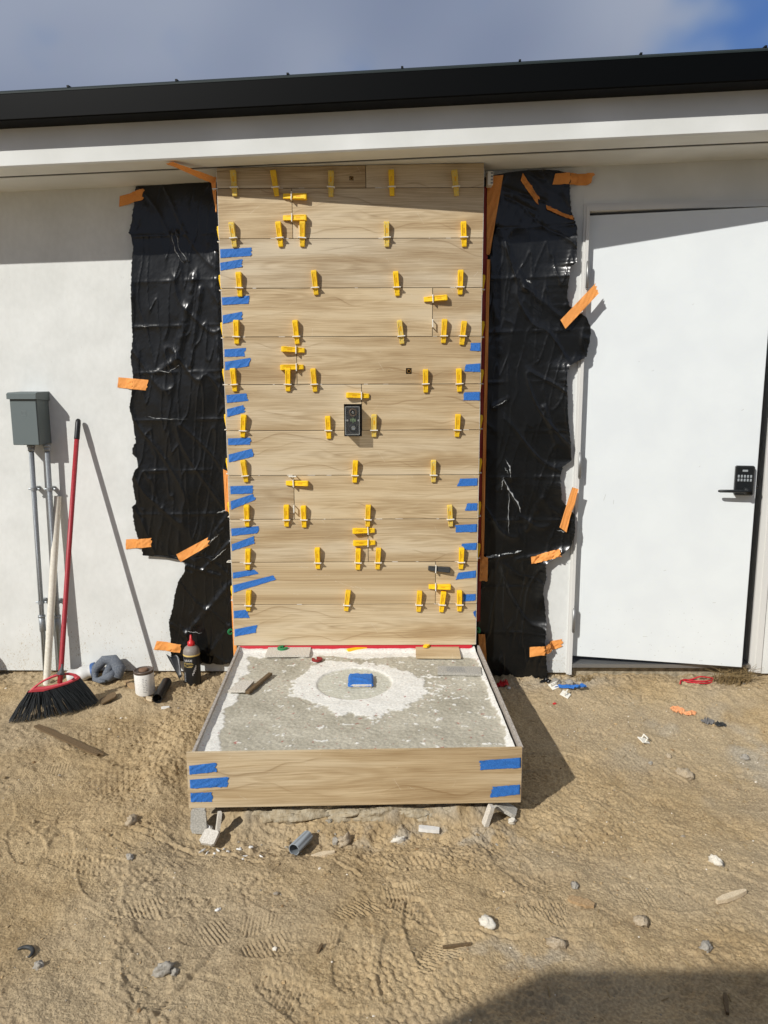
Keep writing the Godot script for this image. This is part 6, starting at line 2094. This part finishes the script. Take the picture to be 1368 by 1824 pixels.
# ---------------------------------------------------------------- outside the frame, known from their shadows
func make_outside() -> void:
	var t := thing("parked_van", "grey van parked behind the photographer, seen only by its shadow", "van", Vector3(-0.3, 0.0, 5.0))
	var prof := PackedVector2Array([Vector2(-3.45, 0.35), Vector2(3.3, 0.35), Vector2(3.3, 2.2), Vector2(3.2, 2.31), Vector2(-1.80, 2.31), Vector2(-1.93, 2.17), Vector2(-2.75, 1.2), Vector2(-3.35, 1.0), Vector2(-3.5, 0.8)])
	var b := begin()
	prism(b, prof, 1.95, Transform3D(Basis.IDENTITY, Vector3(0, 0, 6.0)))
	b.generate_normals()
	obj("body", b.commit(), M.van, t, true)
	for z in [4.10, 5.95]:
		for x in [-2.55, 2.3]:
			var w := begin(true)
			tube(w, [Vector3(x, 0.34, z - 0.1), Vector3(x, 0.34, z + 0.1)], 0.34, 24)
			w.generate_normals()
			obj("wheel", w.commit(), M.rubber, t, true)
	for z in [4.045, 6.002]:
		var g := begin()
		prism(g, PackedVector2Array([Vector2(-2.55, 1.25), Vector2(-1.5, 1.25), Vector2(-1.5, 2.0), Vector2(-1.95, 2.0)]), 0.004, Transform3D(Basis.IDENTITY, Vector3(0, 0, z)))
		g.generate_normals()
		obj("side_window", g.commit(), M.glass_dark, t, true)
	# garden tap and bucket left of the frame, whose shadows reach the wall's edge
	t = thing("hose_tap", "small brass hose tap on wall left of the electrical box", "tap", wp(-2.09, 0.50))
	b = begin(true)
	tube(b, [Vector3(0, 0, 0), Vector3(0, 0, 0.09), Vector3(0, -0.02, 0.115), Vector3(0, -0.07, 0.125)], [0.014, 0.014, 0.017, 0.015], 10)
	tube(b, [Vector3(0, 0, 0.08), Vector3(0, 0.04, 0.09)], 0.006, 8)
	tube(b, [Vector3(0, 0.04, 0.09), Vector3(0, 0.048, 0.091)], 0.032, 12)
	b.generate_normals()
	obj("body", b.commit(), M.brass, t)
	t = thing("bucket", "grey plastic bucket standing by wall left of the conduits", "bucket", gp(-2.33, -0.12))
	b = begin(true)
	lathe(b, [Vector2(0, 0), Vector2(0.11, 0), Vector2(0.14, 0.30), Vector2(0.146, 0.302), Vector2(0.146, 0.32), Vector2(0.135, 0.32), Vector2(0.106, 0.01), Vector2(0, 0.01)], 28)
	b.generate_normals()
	obj("pail", b.commit(), M.tub_white, t)

# ---------------------------------------------------------------- sky
func make_sky() -> ImageTexture:
	var w := 1024
	var h := 512
	var img := Image.create(w, h, false, Image.FORMAT_RGB8)
	var a := FastNoiseLite.new(); a.seed = 18; a.frequency = 1.0; a.fractal_octaves = 5
	var b := FastNoiseLite.new(); b.seed = 29; b.frequency = 1.0; b.fractal_octaves = 3
	for y in h:
		var el := PI * (0.5 - (y + 0.5) / h)
		for x in w:
			var az := wrapf(TAU * (x + 0.5) / w, -PI, PI)          # 0 looks along -z, positive to +x
			var d := Vector3(sin(az) * cos(el), sin(el), -cos(az) * cos(el))
			if el < 0.0:
				img.set_pixel(x, y, Color8(150, 140, 122))
				continue
			var blue := Color8(70, 108, 172).lerp(Color8(150, 172, 202), pow(1.0 - d.y, 4.0))
			var q := d / (d.y + 0.18)
			var n := a.get_noise_2d(q.x * 0.55 + 0.3, q.z * 0.55) + 0.45 * b.get_noise_2d(q.x * 1.7, q.z * 1.3)
			var cover := smoothstep(-0.42, 0.22, n + 0.58 - 0.70 * exp(-(pow((az - 0.44) / 0.19, 2.0) + pow((el - 0.42) / 0.14, 2.0))) + 0.5 * a.get_noise_2d(q.x * 2.3 + 9.0, q.z * 2.3))
			var bright := 0.5 + 0.9 * b.get_noise_2d(q.x * 0.8 + 7.0, q.z * 0.8)
			var cloud := Color8(124, 134, 157).lerp(Color8(170, 176, 189), clampf(bright, 0.0, 1.0))
			img.set_pixel(x, y, blue.lerp(cloud, cover * 0.94))
	return ImageTexture.create_from_image(img)

func _ready() -> void:
	rng.seed = 12345
	# camera, sky, sun, exposure
	var cam := Camera3D.new()
	cam.name = "camera"
	add_child(cam)
	cam.position = Vector3(0.0, 1.45, 3.30)
	cam.rotation_degrees = Vector3(-9.45, 0.0, -0.2)
	cam.fov = 68.87
	cam.near = 0.02
	cam.far = 300.0
	cam.current = true
	var env := Environment.new()
	env.background_mode = Environment.BG_SKY
	var sky := Sky.new()
	var ps := PanoramaSkyMaterial.new()
	ps.panorama = make_sky()
	sky.sky_material = ps
	env.sky = sky
	env.tonemap_mode = Environment.TONE_MAPPER_LINEAR
	env.tonemap_exposure = 1.0
	env.sdfgi_enabled = true
	env.ssao_enabled = true
	env.ssil_enabled = true
	var we := WorldEnvironment.new()
	we.environment = env
	add_child(we)
	var sun := DirectionalLight3D.new()
	sun.name = "sun"
	add_child(sun)
	sun.look_at_from_position(Vector3.ZERO, Vector3(0.92, -0.955, -1.0))
	sun.light_energy = 1.27
	sun.light_color = Color(1.0, 0.988, 0.965)
	sun.light_angular_distance = 0.5
	sun.shadow_enabled = true
	make_materials()
	# large structure
	make_ground()
	make_house()
	make_door()
	make_panel()
	make_base()
	make_sheets()
	# things
	make_electrics()
	make_broom()
	make_valve()
	make_left_things()
	make_outside()
	# small details
	make_wedges()
	make_tapes()
	make_debris()
	make_pebbles()
